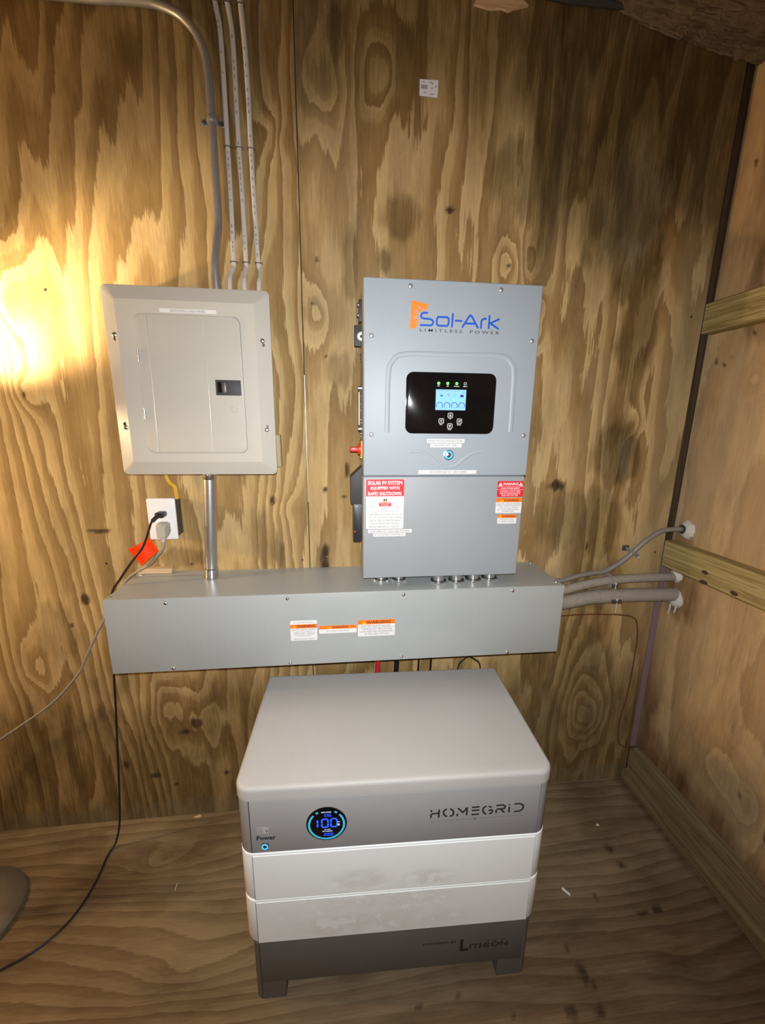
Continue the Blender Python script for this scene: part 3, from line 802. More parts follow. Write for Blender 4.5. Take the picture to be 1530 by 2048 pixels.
for nm, x, z, gl in (('Up', 0.8290, 1.3340, [[(-0.0024, -0.0022), (0, 0.0026), (0.0024, -0.0022), (-0.0024, -0.0022)]]),
                     ('Esc', 0.8067, 1.3204, [[(0.0022, 0.0030), (-0.0022, 0.0002), (0.0022, -0.0026)]]),
                     ('Enter', 0.8529, 1.3200, [[(0.0026, 0.0028), (0.0026, 0.0000), (-0.0020, -0.0002), (0.0000, 0.0020)], [(-0.0020, -0.0002), (0.0000, -0.0026)]]),
                     ('Down', 0.8290, 1.3082, [[(-0.0024, 0.0022), (0, -0.0026), (0.0024, 0.0022), (-0.0024, 0.0022)]])):
    kb = obj('button', P(rrect(x - 0.0058, x + 0.0058, z - 0.0058, z + 0.0058, 0.0022, 3), DY - 0.0006, DY + 0.0003), 'black', dp)
    rr = rrect(x - 0.0060, x + 0.0060, z - 0.0060, z + 0.0060, 0.0024, 3)
    obj('button_mark', strokes(ST([rr + [rr[0]]], 0.0010, DY - 0.0006, caps=False), [[(x + a, z + b) for a, b in g] for g in gl], 0.0010, DY - 0.0006), 'ink_white', kb, smooth=False)
    w = 0.0021 * len(nm)
    text(nm, x - w / 2, x + w / 2, z - 0.0098, z - 0.0074, DY - 0.0003, 'ink_white', dp, 0.02)
# logo
SOL = [[(0.7627,1.5675),(0.7544,1.5676),(0.7499,1.5654),(0.7478,1.5609),(0.7496,1.5568),(0.7549,1.5551),(0.7704,1.5544),(0.776,1.5519),(0.7783,1.5473),(0.776,1.5425),(0.7709,1.5405),(0.7476,1.5405)],
[(0.7866,1.5554),(0.7892,1.5596),(0.8109,1.5597),(0.8151,1.5564),(0.8148,1.5444),(0.8118,1.5407),(0.79,1.5407),(0.7864,1.5438),(0.7866,1.5554)],
[(0.8245,1.5673),(0.8236,1.5396)], [(0.8317,1.5531),(0.8462,1.5529)],
[(0.8493,1.5397),(0.8641,1.5632),(0.8675,1.5662),(0.8712,1.5632),(0.8868,1.5394)], [(0.8571,1.5479),(0.8792,1.5476)],
[(0.8949,1.5388),(0.8948,1.5532),(0.8972,1.5577),(0.9015,1.5595),(0.9059,1.5593)],
[(0.9143,1.5661),(0.914,1.539)], [(0.938,1.5598),(0.9173,1.55)], [(0.9173,1.55),(0.9378,1.5386)]]
ORANGE = [(0.7246,1.5937),(0.7666,1.5857),(0.7597,1.573),(0.7522,1.5724),(0.7461,1.5699),(0.7417,1.5643),(0.7402,1.558),(0.7416,1.5518),(0.7448,1.5464),(0.7391,1.5376),(0.7345,1.5335),(0.7306,1.5324),(0.7229,1.5323)]
RAYS = [[(0.743,1.5768),(0.7376,1.585)], [(0.7491,1.5731),(0.7445,1.5822)], [(0.7534,1.5725),(0.7525,1.5833)], [(0.7577,1.5726),(0.7599,1.5836)],
[(0.7398,1.5712),(0.7327,1.5779)], [(0.7387,1.5657),(0.7253,1.5707)], [(0.7389,1.5595),(0.7239,1.5587)], [(0.7394,1.5548),(0.7283,1.5529)],
[(0.7413,1.5494),(0.7295,1.5427)], [(0.7434,1.5464),(0.7339,1.5366)], [(0.7619,1.5751),(0.7634,1.5814)], [(0.7399,1.5681),(0.7303,1.5732)], [(0.7393,1.5572),(0.7291,1.5553)]]
obj('logo_lettering', ST(SOL, 0.0046, IYF, th=0.0006), 'ink_blue', up, smooth=False)
sb = obj('logo_sun', P(ORANGE, IYF - 0.0003, IYF + 0.0005), 'logo_orange', up, smooth=False)
rb = bmesh.new()
for (a, b) in RAYS:
    d = (Vector(b) - Vector(a)).normalized(); nn = Vector((-d.y, d.x)) * 0.0009
    a = Vector(a) - d * 0.0025
    rb.faces.new([rb.verts.new((p.x, IYF - 0.0005, p.y)) for p in (a + nn, a - nn, Vector(b))])
obj('sun_rays', rb, 'inv', up, smooth=False)
text('L I M I T L E S S    P O W E R', 0.7462, 0.9415, 1.5265, 1.5332, IYF - 0.0004, 'ink', up, 0.004, slope=-0.004)
# push button with a lit ring
pbn = obj('power_button', LA([(0, 0.0030), (0.0060, 0.0030), (0.0068, 0.0024), (0.0098, 0.0024), (0.0110, 0.0034), (0.0128, 0.0028), (0.0134, 0.0)], (0.8297, IYF, 1.2363), (0, -1, 0), 28), 'steel', iv)
obj('light_ring', LA([(0.0069, 0.0), (0.0069, 0.0034), (0.0098, 0.0034), (0.0098, 0.0)], (0.8297, IYF, 1.2363), (0, -1, 0), 28), 'led_blue', pbn)
for s, x0, x1, z0, z1, a, b in (('RAPID SHUTDOWN BUTTON', 0.7727, 0.8697, 1.2662, 1.2762, 0.776, 0.864), ('MASTER ON / OFF', 0.7819, 0.8628, 1.2552, 1.2644, 0.793, 0.850), ('GEN EXERCISE SAT. 8AM 10MIN', 0.7535, 0.9054, 1.1878, 1.1974, 0.780, 0.880)):
    t_ = obj('label_tape', B(x0, x1, IYF - 0.0005, IYF + 0.0002, z0, z1), 'tape', iv)
    h = (z1 - z0)
    text(s, a, b, z0 + 0.26 * h, z1 - 0.24 * h, IYF - 0.0007, 'ink_grey', t_)

def sticker(parent, name, x0, x1, z0, z1, y, head_mat, zh, zh_top=None, base='label', r=0.0025):
    s = obj(name, P(rrect(x0, x1, z0, z1, r, 3), y - 0.0005, y + 0.0003), base, parent, smooth=False)
    if head_mat:
        zt = z1 if zh_top is None else zh_top
        if zh_top is None:
            pts = [(x0, zh), (x1, zh)] + rrect(x0, x1, z0, z1, r, 3)[:8]
        else:
            pts = [(x0, zh), (x1, zh), (x1, zt), (x0, zt)]
        obj('header_band', P(pts, y - 0.0007, y - 0.0003), head_mat, s, smooth=False)
    return s
def tri_mark(s, x, z, h, y, mat='yellow_ink', bang='ink'):
    bm = bmesh.new()
    bm.faces.new([bm.verts.new(p) for p in ((x - h * 0.6, y - 0.0009, z), (x + h * 0.6, y - 0.0009, z), (x, y - 0.0009, z + h))])
    obj('warning_triangle', bm, mat, s, smooth=False)
    bm = strokes(bmesh.new(), [[(x, z + h * 0.3), (x, z + h * 0.68)], [(x, z + h * 0.13), (x, z + h * 0.15)]], h * 0.13, y - 0.0009, th=0.0002, caps=False)
    obj('exclamation_mark', bm, bang, s, smooth=False)

# large shutdown sticker
s = sticker(iv, 'shutdown_sticker', 0.6205, 0.7185, 1.0427, 1.1732, IYL, 'red_lab', 1.1295, r=0.004)
Y = IYL - 0.0009
text('SOLAR PV SYSTEM', 0.6250, 0.7130, 1.1590, 1.1692, Y, 'ink_white', s, 0.028)
text('EQUIPPED WITH', 0.6318, 0.7060, 1.1452, 1.1552, Y, 'ink_white', s, 0.028)
text('RAPID SHUTDOWN', 0.6255, 0.7115, 1.1316, 1.1412, Y, 'ink_white', s, 0.028)
YY = IYL - 0.0005
obj('house_drawing', ST([[(0.6310, 1.1020), (0.6695, 1.1265), (0.7080, 1.1020), (0.6310, 1.1020)], [(0.6350, 1.1018), (0.6350, 1.0878), (0.7040, 1.0878), (0.7040, 1.1018)], [(0.6660, 1.0900), (0.6660, 1.0995), (0.6725, 1.0995), (0.6725, 1.0900), (0.6660, 1.0900)]], 0.0006, YY), 'ink_grey', s, smooth=False)
obj('house_drawing', P([(0.6540, 1.1035), (0.6855, 1.1035), (0.6855, 1.1130), (0.6540, 1.1130)], YY - 0.0006, YY), 'red_lab', s, smooth=False)
obj('house_drawing', P([(0.6655, 1.1145), (0.6740, 1.1145), (0.6740, 1.1220), (0.6655, 1.1220)], YY - 0.0006, YY), 'ink', s, smooth=False)
tri_mark(s, 0.6697, 1.1152, 0.0058, YY + 0.0001, 'yellow_ink', 'ink')
text('SOLAR ELECTRIC', 0.6555, 0.6840, 1.1090, 1.1118, YY - 0.0008, 'ink_white', s)
text('PV PANELS', 0.6605, 0.6795, 1.1050, 1.1078, YY - 0.0008, 'ink_white', s)
for i, (ln, a, b) in enumerate((('TURN RAPID SHUTDOWN SWITCH TO', 0.6250, 0.7130), ('THE "OFF" POSITION TO SHUT DOWN', 0.6250, 0.7130), ('CONDUCTORS OUTSIDE THE ARRAY', 0.6255, 0.7115), ('CONDUCTORS WITHIN THE ARRAY', 0.6278, 0.7092), ('REMAIN ENERGIZED IN SUNLIGHT', 0.6280, 0.7090))):
    z = 1.0788 - 0.0082 * i
    text(ln, a, b, z, z + 0.0053, YY - 0.0002, 'ink_grey', s)
for st_, x0, x1, z0, z1, a, b in (('FOR SERVICE CALL VSG POWER', 0.6255, 0.7415, 1.0315, 1.0408, 0.632, 0.735), ('KYLE WOJO 7167773015', 0.6388, 0.7250, 1.0216, 1.0300, 0.644, 0.719)):
    t_ = obj('label_tape', B(x0, x1, IYL - 0.0005, IYL + 0.0002, z0, z1), 'tape', iv)
    h = z1 - z0
    text(st_, a, b, z0 + 0.25 * h, z1 - 0.25 * h, IYL - 0.0007, 'ink_grey', t_)
# the three small warning stickers
s = sticker(iv, 'red_warning_sticker', 0.9684, 1.0405, 1.1250, 1.1674, IYL, None, 0, base='red_lab', r=0.003)
text('WARNING', 0.983, 1.026, 1.1558, 1.1635, YY - 0.0002, 'ink_white', s, 0.01)
tri_mark(s, 0.9765, 1.1550, 0.0095, YY + 0.0007, 'ink_white', 'red_lab')
tri_mark(s, 1.0325, 1.1550, 0.0095, YY + 0.0007, 'ink_white', 'red_lab')
obj('rule_line', ST([[(0.9690, 1.1525), (1.0400, 1.1525)], [(0.9688, 1.1450), (1.0398, 1.1450)]], 0.0007, YY, caps=False), 'ink_white', s, smooth=False)
for ln, a, b, z in (('DUAL POWER SUPPLY', 0.9790, 1.0300, 1.1465), ('SOURCES: UTILITY GRID', 0.9760, 1.0325, 1.1385), ('AND PV POWER SOURCE', 0.9755, 1.0325, 1.1330), ('ELECTRIC SYSTEM', 0.9810, 1.0265, 1.1275)):
    text(ln, a, b, z, z + 0.0038, YY - 0.0002, 'ink_white', s, 0.01)
s = sticker(iv, 'shock_warning_sticker', 0.9673, 1.0390, 1.0807, 1.1225, IYL, 'orange_lab', 1.1108)
text('WARNING', 0.9880, 1.0305, 1.1125, 1.1195, YY - 0.0004, 'ink_brown', s, 0.02)
tri_mark(s, 0.9825, 1.1120, 0.0070, YY + 0.0004)
obj('rule_line', ST([[(0.9680, 1.1040), (1.0385, 1.1040)]], 0.0006, YY, caps=False), 'ink_grey', s, smooth=False)
for ln, a, b, z in (('ELECTRIC SHOCK HAZARD', 0.9710, 1.0355, 1.1055), ('THE DC CONDUCTORS OF THIS', 0.9715, 1.0345, 1.0990), ('PHOTOVOLTAIC SYSTEM', 0.9770, 1.0285, 1.0938), ('ARE UNGROUNDED AND MAY', 0.9720, 1.0330, 1.0887), ('BE ENERGIZED', 0.9860, 1.0180, 1.0836)):
    text(ln, a, b, z, z + 0.0036, YY - 0.0002, 'ink_grey', s)
s = sticker(iv, 'small_warning_sticker', 0.9749, 1.0276, 1.0516, 1.0768, IYL, 'orange_lab', 1.0673, r=0.001)
text('WARNING', 0.9865, 1.0235, 1.0690, 1.0752, YY - 0.0004, 'ink_brown', s, 0.02)
tri_mark(s, 0.9815, 1.0685, 0.0062, YY + 0.0004)
text('PHOTOVOLTAIC', 0.9810, 1.0205, 1.0615, 1.0655, YY - 0.0002, 'ink_grey', s)
text('POWER SOURCE', 0.9790, 1.0215, 1.0555, 1.0598, YY - 0.0002, 'ink_grey', s)

# fittings on the inverter's left side
SX = IX0
hp = obj('hasp_bracket', B(0.5942, SX + 0.002, -0.084, -0.080, 1.5035, 1.5540, bev=0.002), 'black_soft', iv)
obj('washer', LA([(0.004, 0.0), (0.0105, 0.0), (0.0105, 0.0015), (0.004, 0.0015)], (0.6125, -0.0842, 1.527), (0, -1, 0), 20), 'white', hp)
br = obj('side_bracket', B(0.6055, SX + 0.002, -0.092, -0.070, 1.560, 1.612, bev=0.001), 'black_soft', iv)
for z in (1.577, 1.601):
    obj('screw', LA([(0, 0.005), (0.003, 0.0045), (0.0042, 0.002), (0.0042, 0.0)], (0.6055, -0.081, z), (-1, 0, 0), 12), 'steel', br)
vt = obj('fan_guard', B(0.6055, SX + 0.002, -0.090, -0.050, 1.292, 1.407, bev=0.0008), 'black_soft', iv)
for z in (1.298, 1.401):
    obj('guard_edge', B(0.6045, SX + 0.002, -0.0925, -0.0902, z - 0.0012, z + 0.0012), 'steel', vt)
obj('filter_strip', B(0.6045, 0.6078, -0.0925, -0.080, 1.308, 1.392, bev=0.001), 'cream', vt)
rnd = random.Random(2)
for z in (1.553, 1.546, 1.510, 1.500, 1.483, 1.475, 1.468, 1.382, 1.362, 1.345, 1.322, 1.314, 1.286, 1.279, 1.230, 1.224):
    o = obj('chain_link', LA([(0, 0.0022), (0.0016, 0.0016), (0.0024, 0), (0.0016, -0.0016), (0, -0.0022)], (SX - 0.001 - 0.003 * rnd.random(), -0.095, z), (0, -1, 0.4), 8), 'steel', iv)
ks = obj('rotary_switch', B(SX - 0.0035, SX + 0.002, -0.112, -0.050, 1.222, 1.268, bev=0.0008), 'yellow', iv)
obj('switch_base', LA([(0, 0.0075), (0.012, 0.0075), (0.015, 0.005), (0.015, 0.0)], (SX - 0.0030, -0.084, 1.2445), (-1, 0, 0), 20), 'red', ks)
obj('switch_handle', B(0.5820, 0.6050, -0.098, -0.070, 1.2388, 1.2502, bev=0.0018), 'red', ks)
wm = obj('monitor_module', P([(0.5818, 1.105), (0.5818, 1.1713), (SX + 0.001, 1.2020), (SX + 0.001, 1.0990), (0.5850, 1.0990)], -0.110, -0.050, bev=0.002), 'black_soft', iv)
w2 = obj('module_cap', P(rrect(0.5885, SX + 0.001, 0.9930, 1.0990, 0.003), -0.106, -0.056, bev=0.002), 'black', wm)
obj('status_light', LA([(0, 0.001), (0.0016, 0.0008), (0.002, 0.0)], (0.5935, -0.1062, 1.0210), (0, -1, 0), 10), 'led_red', wm)
obj('screw', LA([(0, 0.0015), (0.0020, 0.001), (0.0024, 0.0)], (0.5985, -0.1062, 1.0905), (0, -1, 0), 10), 'steel', wm)

# ------------------------------------------------------------------ wire trough
GX0, GX1, GZ0, GZ1, GY = -0.0301, 1.1678, 0.6785, 0.8812, -0.1942
wt = thing('wire_trough', 'long horizontal grey metal wiring trough with orange warning stickers under the inverter', 'wiring trough', (0.57, 0, GZ0))
def trough():
    bm = bmesh.new()
    box(bm, GX0 + 0.001, GX1 - 0.001, GY + 0.0025, -0.0005, GZ0 + 0.002, GZ1, bev=0.0012, seg=1)
    return bm
obj('trough_body', trough(), 'trough', wt)
obj('front_cover', B(GX0, GX1, GY, GY + 0.0022, GZ0, GZ1 + 0.0006, bev=0.0008, seg=2), 'trough', wt)
gs = obj('screw', screw_bm(0.0050), 'steel', wt, local=True)
gc = root_of(wt)
for i, (x, z) in enumerate([(0.1174, 0.8696), (0.4161, 0.8706), (0.7179, 0.8707), (1.0187, 0.8716), (0.1185, 0.6874), (0.4166, 0.6863), (0.7165, 0.6875), (1.0184, 0.6850)]):
    (gs if i == 0 else inst(gs, wt, (0, 0, 0))).location = Vector((x, GY, z)) - gc
for x, y in ((-0.012, -0.030), (1.1569, -0.1685), (1.157, -0.014)):
    inst(gs, wt, Vector((x, y, GZ1 + 0.0002)) - gc, (PI / -2, 0, 0))
obj('screw_hole', LA([(0, 0.0003), (0.0025, 0.0002), (0.003, 0)], (-0.0195, -0.172, GZ1), (0, 0, 1), 12), 'dark_steel', wt)
Y = GY - 0.0007
s = sticker(wt, 'junction_sticker', 0.4203, 0.4893, 0.7500, 0.8072, GY, 'orange_lab', 0.7852, 0.7962)
text('AC JUNCTION BOX', 0.429, 0.480, 0.7988, 0.8032, Y, 'ink_grey', s)
text('WARNING', 0.4365, 0.4845, 0.7868, 0.7948, Y - 0.0002, 'ink_brown', s, 0.02)
tri_mark(s, 0.4305, 0.7864, 0.0070, GY - 0.0001)
for ln, a, b, z in (('ELECTRIC SHOCK HAZARD', 0.4235, 0.4865, 0.7788), ('DO NOT TOUCH TERMINALS', 0.4320, 0.4785, 0.7738), ('TERMINALS ON BOTH THE LINE AND', 0.4260, 0.4850, 0.7698), ('LOAD SIDES MAY BE ENERGIZED', 0.4290, 0.4830, 0.7656), ('IN THE OPEN POSITION', 0.4360, 0.4745, 0.7614), ('CAUTION SOLAR CIRCUIT', 0.4280, 0.4830, 0.7522)):
    h = 0.0044 if 'HAZ' in ln or 'CAU' in ln else 0.0028
    text(ln, a, b, z, z + h, Y, 'ink_grey', s)
s = sticker(wt, 'box_sticker', 0.4946, 0.5934, 0.7672, 0.7894, GY, 'orange_lab', 0.7796)
text('WARNING', 0.5285, 0.5705, 0.7812, 0.7882, Y - 0.0002, 'ink_brown', s, 0.02)
tri_mark(s, 0.5225, 0.7806, 0.0070, GY - 0.0001)
text('DC JUNCTION BOX', 0.5140, 0.5740, 0.7702, 0.7758, Y, 'ink_grey', s)
s = sticker(wt, 'terminal_sticker', 0.5970, 0.6965, 0.7540, 0.8012, GY, 'orange_lab', 0.7888)
text('WARNING', 0.6200, 0.6845, 0.7905, 0.7993, Y - 0.0002, 'ink_brown', s, 0.02)
tri_mark(s, 0.6130, 0.7900, 0.0090, GY - 0.0001)
obj('rule_line', ST([[(0.5975, 0.7795), (0.6960, 0.7795)]], 0.0006, GY - 0.0005, caps=False), 'ink_grey', s, smooth=False)
for ln, a, b, z in (('ELECTRIC SHOCK HAZARD', 0.6060, 0.6845, 0.7812), ('TERMINALS ON THE LINE AND', 0.6065, 0.6880, 0.7722), ('LOAD SIDES MAY BE ENERGIZED', 0.6020, 0.6915, 0.7650), ('IN THE OPEN POSITION', 0.6160, 0.6800, 0.7578)):
    text(ln, a, b, z, z + 0.0052, Y, 'ink_grey', s)

# short nipples between trough and inverter
names6 = ('leftmost', 'second from left', 'third from left', 'fourth from left', 'fifth from left', 'rightmost')
for (x, y, r), w in zip(((0.6665, -0.112, 0.0140), (0.7165, -0.114, 0.0140), (0.8262, -0.136, 0.0160), (0.8768, -0.136, 0.0160), (0.9276, -0.131, 0.0160), (0.9781, -0.124, 0.0160)), names6):
    nt = thing('conduit_nipple', 'short steel nipple joining trough and inverter, %s of six' % w, 'pipe fitting', (x, y, GZ1), 'nipples between trough and inverter')
    obj('pipe', LA([(r, 0.0003), (r, 0.0230)], (x, y, GZ1), (0, 0, 1), 24), 'galv', nt)
    nut = LA([(r, 0.0008), (r + 0.0055, 0.0008), (r + 0.0058, 0.0040), (r, 0.0040)], (x, y, GZ1), (0, 0, 1), 24)
    for k in range(6):
        a = 2 * PI * k / 6 + 0.3
        c = Vector((x + (r + 0.0065) * math.cos(a), y + (r + 0.0065) * math.sin(a), 0))
        box(nut, c.x - 0.002, c.x + 0.002, c.y - 0.002, c.y + 0.002, GZ1 + 0.0008, GZ1 + 0.0038)
    obj('locknut', nut, 'steel', nt)
    obj('gasket', LA([(r, 0.0042), (r + 0.0030, 0.0042), (r + 0.0030, 0.0060), (r, 0.0060)], (x, y, GZ1), (0, 0, 1), 24), 'dark_steel', nt)

# ------------------------------------------------------------------ conduits
cd = thing('steel_conduit', 'straight shiny steel conduit standing between wiring trough and breaker panel', 'conduit', (0.190, -0.062, GZ1))
cb, ct = Vector((0.190, -0.062, GZ1)), Vector((0.2070, -0.058, LZ0 + 0.0098))
obj('pipe', T([cb + Vector((0, 0, 0.0005)), ct], 0.0160, sides=24, smooth=0), 'galv', cd)
ax = (ct - cb).normalized()
obj('connector', LA([(0.0162, 0.0005), (0.0200, 0.0008), (0.0203, 0.004), (0.0182, 0.005), (0.0182, 0.028), (0.0162, 0.030)], cb, ax, 24), 'steel', cd)
obj('connector', LA([(0.0162, -0.026), (0.0170, -0.024), (0.0170, -0.001), (0.0162, -0.001)], ct, ax, 24), 'steel', cd)
for p in (cb + ax * 0.016, ct - ax * 0.014):
    obj('set_screw', LA([(0, 0.005), (0.0025, 0.005), (0.0035, 0.003), (0.0035, 0)], p + Vector((-0.003, -0.0165, 0)), (0, -1, 0), 12), 'steel', cd)

EMT = [(0.0400, -0.0140, 2.2100), (0.0721,-0.0140,2.2125),(0.1000,-0.0140,2.2135),(0.1300,-0.0140,2.2140),(0.1605,-0.0140,2.2130),(0.2014,-0.0140,2.2019),(0.2266,-0.0140,2.1855),(0.2461,-0.0140,2.1627),(0.2598,-0.0140,2.1291),(0.2640,-0.0140,2.0822),(0.2648,-0.0140,1.9948),(0.2640,-0.0140,1.8930),(0.2635,-0.0140,1.7975),(0.2598,-0.0240,1.7495),(0.2555,-0.0360,1.7008),(0.2545,-0.0400,1.6661),(0.2550,-0.0400,1.6210)]
EMT = [(-0.30, -0.0140, 2.2080), (-0.12, -0.0140, 2.2080)] + EMT
ec = thing('bent_conduit', 'long bent steel conduit curving from upper left down into the breaker panel', 'conduit', (0.26, 0, 1.62))
obj('pipe', T(EMT, 0.0093, sides=14, smooth=4), 'dull_galv', ec)
sp = obj('pipe_strap', T([(0.2505, -0.0008, 2.0047), (0.2535, -0.012, 2.0047), (0.2590, -0.0225, 2.0047), (0.2648, -0.0245, 2.0047), (0.2705, -0.0225, 2.0047), (0.2760, -0.012, 2.0047), (0.2790, -0.0008, 2.0047)], 0.0012, sides=8, smooth=3, flat_y=0.007), 'dull_galv', ec)
for x in (0.2440, 0.2840):
    obj('strap_tab', B(x - 0.0075, x + 0.0075, -0.0022, -0.0004, 1.9975, 2.0115, bev=0.0005), 'dull_galv', ec)
    obj('screw', LA([(0, 0.0045), (0.0035, 0.004), (0.0052, 0.0015), (0.0052, 0)], (x, -0.002, 2.0045), (0, -1, 0), 12), 'dark_steel', ec)

CAB = {
 'left': [(0.2859,-0.0060,2.2424),(0.2896,-0.0060,2.2203),(0.2945,-0.0060,2.1843),(0.2958,-0.0060,2.0903),(0.2952,-0.0060,1.9563),(0.2950,-0.0060,1.8461),(0.2925,-0.0060,1.7132),(0.2918,-0.0065,1.6980),(0.2880,-0.0200,1.6764),(0.2868,-0.0330,1.6559),(0.2863,-0.0360,1.6090)],
 'middle': [(0.3123,-0.0060,2.2476),(0.3160,-0.0060,2.2228),(0.3215,-0.0060,2.1683),(0.3213,-0.0060,2.0535),(0.3214,-0.0060,1.9530),(0.3226,-0.0060,1.8478),(0.3230,-0.0060,1.7146),(0.3222,-0.0065,1.6980),(0.3204,-0.0200,1.6750),(0.3212,-0.0330,1.6550),(0.3205,-0.0360,1.6090)],
 'right': [(0.3408,-0.0060,2.2504),(0.3436,-0.0060,2.2254),(0.3478,-0.0060,2.1518),(0.3495,-0.0060,2.0557),(0.3497,-0.0060,1.9550),(0.3507,-0.0060,1.8495),(0.3529,-0.0060,1.7161),(0.3560,-0.0065,1.6950),(0.3580,-0.0200,1.6743),(0.3561,-0.0330,1.6544),(0.3548,-0.0360,1.6090)]}
CABTOP = {'left': (0.270, -0.006, 2.326), 'middle': (0.298, -0.006, 2.326), 'right': (0.327, -0.006, 2.326)}
for key, path in CAB.items():
    path = [CABTOP[key]] + path
    cc = thing('white_cable', '%s of the three white flat cables stapled to the wall above the breaker panel' % key, 'cable', path[-1], 'white cables above the breaker panel')
    obj('jacket', T(path, 0.0056, sides=10, smooth=4, flat_y=0.0032), 'cable', cc)
    def at_z(z):
        for a, b in zip(path, path[1:]):
            if b[2] <= z <= a[2]:
                t = (a[2] - z) / (a[2] - b[2] + 1e-9)
                return a[0] + (b[0] - a[0]) * t, a[1] + (b[1] - a[1]) * t
        return path[-1][:2]
    for z in (2.236, 1.9575, 1.7085):
        x, y = at_z(z)
        obj('staple', T([(x - 0.0085, -0.0005, z), (x - 0.0080, -0.0095, z), (x + 0.0080, -0.0095, z), (x + 0.0088, -0.0005, z)], 0.0011, sides=6, smooth=0), 'staple', cc)
    bm = bmesh.new()
    z = 2.20
    rnd = random.Random(len(key))
    while z > 1.722:
        if rnd.random() < 0.42:
            x, y = at_z(z); l = rnd.uniform(0.003, 0.008)
            bm.faces.new([bm.verts.new(p) for p in ((x - 0.0013, y - 0.00335, z), (x + 0.0013, y - 0.00335, z), (x + 0.0013, y - 0.00335, z - l), (x - 0.0013, y - 0.00335, z - l))])
        z -= rnd.uniform(0.008, 0.016)
    obj('jacket_print', bm, 'cable_print', cc, smooth=False)['kind'] = 'stuff'

# three pipes running from the trough's right end to the right wall
def foam(c, r, lumps_, seed, parent):
    rnd = random.Random(seed)
    bm = bmesh.new()
    bmesh.ops.create_icosphere(bm, subdivisions=3, radius=1.0)
    for v in bm.verts:
        d = v.co.normalized()
        k = 1 + 0.22 * float(fbm(np.array([d.y * 3 + seed]), np.array([d.z * 3 + d.x]), 3)[0])
        v.co = Vector((1.6605 - abs(d.x) * 0.016 * k if d.x < 0 else 1.6605, c[0] + d.y * r * k, c[1] + d.z * r * 1.1 * k))
    return obj('foam_sealant', bm, 'foam', parent)
p1 = thing('small_conduit', 'thin steel conduit rising from the trough end to a foam-ringed hole in the right wall', 'conduit', (1.45, 0, 0.85))
obj('pipe', T([(1.1700, -0.022, 0.8190), (1.23, -0.020, 0.8200), (1.2729, -0.02, 0.8229), (1.326, -0.02, 0.8375), (1.380, -0.02, 0.8450), (1.415, -0.02, 0.8510), (1.4752, -0.02, 0.8894), (1.5356, -0.02, 0.9473), (1.5826, -0.021, 0.9800), (1.620, -0.028, 0.9890), (1.6598, -0.036, 0.9905)], 0.0082, sides=14, smooth=5), 'dull_galv', p1)
obj('coupling', T([(1.645, -0.033, 0.9905), (1.6602, -0.036, 0.9907)], 0.0150, sides=16, smooth=0), 'black_soft', p1)
foam((-0.040, 0.990), 0.028, 3, 3, p1)
stp = obj('strap_tab', B(1.475, 1.497, -0.003, -0.0005, 0.912, 0.930), 'dark_steel', p1)
obj('strap_band', T([(1.486, -0.003, 0.922), (1.493, -0.027, 0.915), (1.507, -0.032, 0.905), (1.516, -0.020, 0.898)], 0.0015, sides=6, smooth=3, flat_y=0.006), 'dull_galv', p1)
obj('bolt', LA([(0, 0.010), (0.003, 0.0095), (0.004, 0.006), (0.004, 0.0)], (1.522, -0.016, 0.894), (0.2, -1, -0.3), 10), 'zinc', p1)
p2 = thing('medium_pipe', 'dusty grey pipe, upper of the two thick ones from trough to right wall', 'pipe', (1.45, 0, 0.80))
obj('pipe', T([(1.1700, -0.030, 0.7900), (1.22, -0.030, 0.7900), (1.2707, -0.03, 0.7930), (1.3236, -0.03, 0.8055), (1.375, -0.03, 0.8150), (1.42, -0.03, 0.8205), (1.4953, -0.03, 0.8255), (1.57, -0.030, 0.8265), (1.6600, -0.0310, 0.8265)], 0.0142, sides=16, smooth=5), 'pvc', p2)
foam((-0.032, 0.832), 0.022, 3, 8, p2)
obj('strap_band', T([(1.424, -0.001, 0.836), (1.424, -0.035, 0.8355), (1.424, -0.0465, 0.8210), (1.424, -0.035, 0.8060), (1.424, -0.001, 0.803)], 0.0014, sides=6, smooth=4, flat_y=0.008), 'pvc', p2)
obj('bolt_plate', B(1.422, 1.440, -0.052, -0.046, 0.806, 0.816, bev=0.001), 'dark_steel', p2)
obj('bolt', LA([(0, 0.021), (0.0022, 0.021), (0.0022, 0.004), (0.004, 0.004), (0.004, 0.0)], (1.432, -0.051, 0.820), (0, 0, -1), 10), 'zinc', p2)
p3 = thing('large_pipe', 'thickest dusty grey pipe, lower of the two from trough to right wall', 'pipe', (1.45, 0, 0.75))
obj('pipe', T([(1.1700, -0.040, 0.7480), (1.22, -0.038, 0.7480), (1.2726, -0.035, 0.7515), (1.3349, -0.035, 0.7625), (1.385, -0.035, 0.7680), (1.44, -0.035, 0.7692), (1.5003, -0.035, 0.7691), (1.58, -0.037, 0.7688), (1.6600, -0.040, 0.7685)], 0.0222, sides=20, smooth=5), 'pvc', p3)
foam((-0.043, 0.755), 0.028, 4, 21, p3)
for y, l in ((-0.030, 0.045), (-0.052, 0.032)):
    obj('foam_drip', T([(1.657, y, 0.738), (1.654, y - 0.003, 0.738 - l * 0.5), (1.656, y + 0.002, 0.738 - l)], 0.0026, sides=7, smooth=4), 'foam', p3)
obj('coupling', T([(1.382, -0.035, 0.7678), (1.442, -0.035, 0.7693)], 0.0234, sides=20, smooth=0), 'pvc', p3)
obj('bolt_plate', B(1.420, 1.450, -0.066, -0.058, 0.7560, 0.7660, bev=0.001), 'dark_steel', p3)
obj('bolt', LA([(0, 0.050), (0.0022, 0.050), (0.0022, 0.006), (0.0042, 0.006), (0.0042, 0.0)], (1.434, -0.064, 0.772), (0, 0, -1), 10), 'zinc', p3)

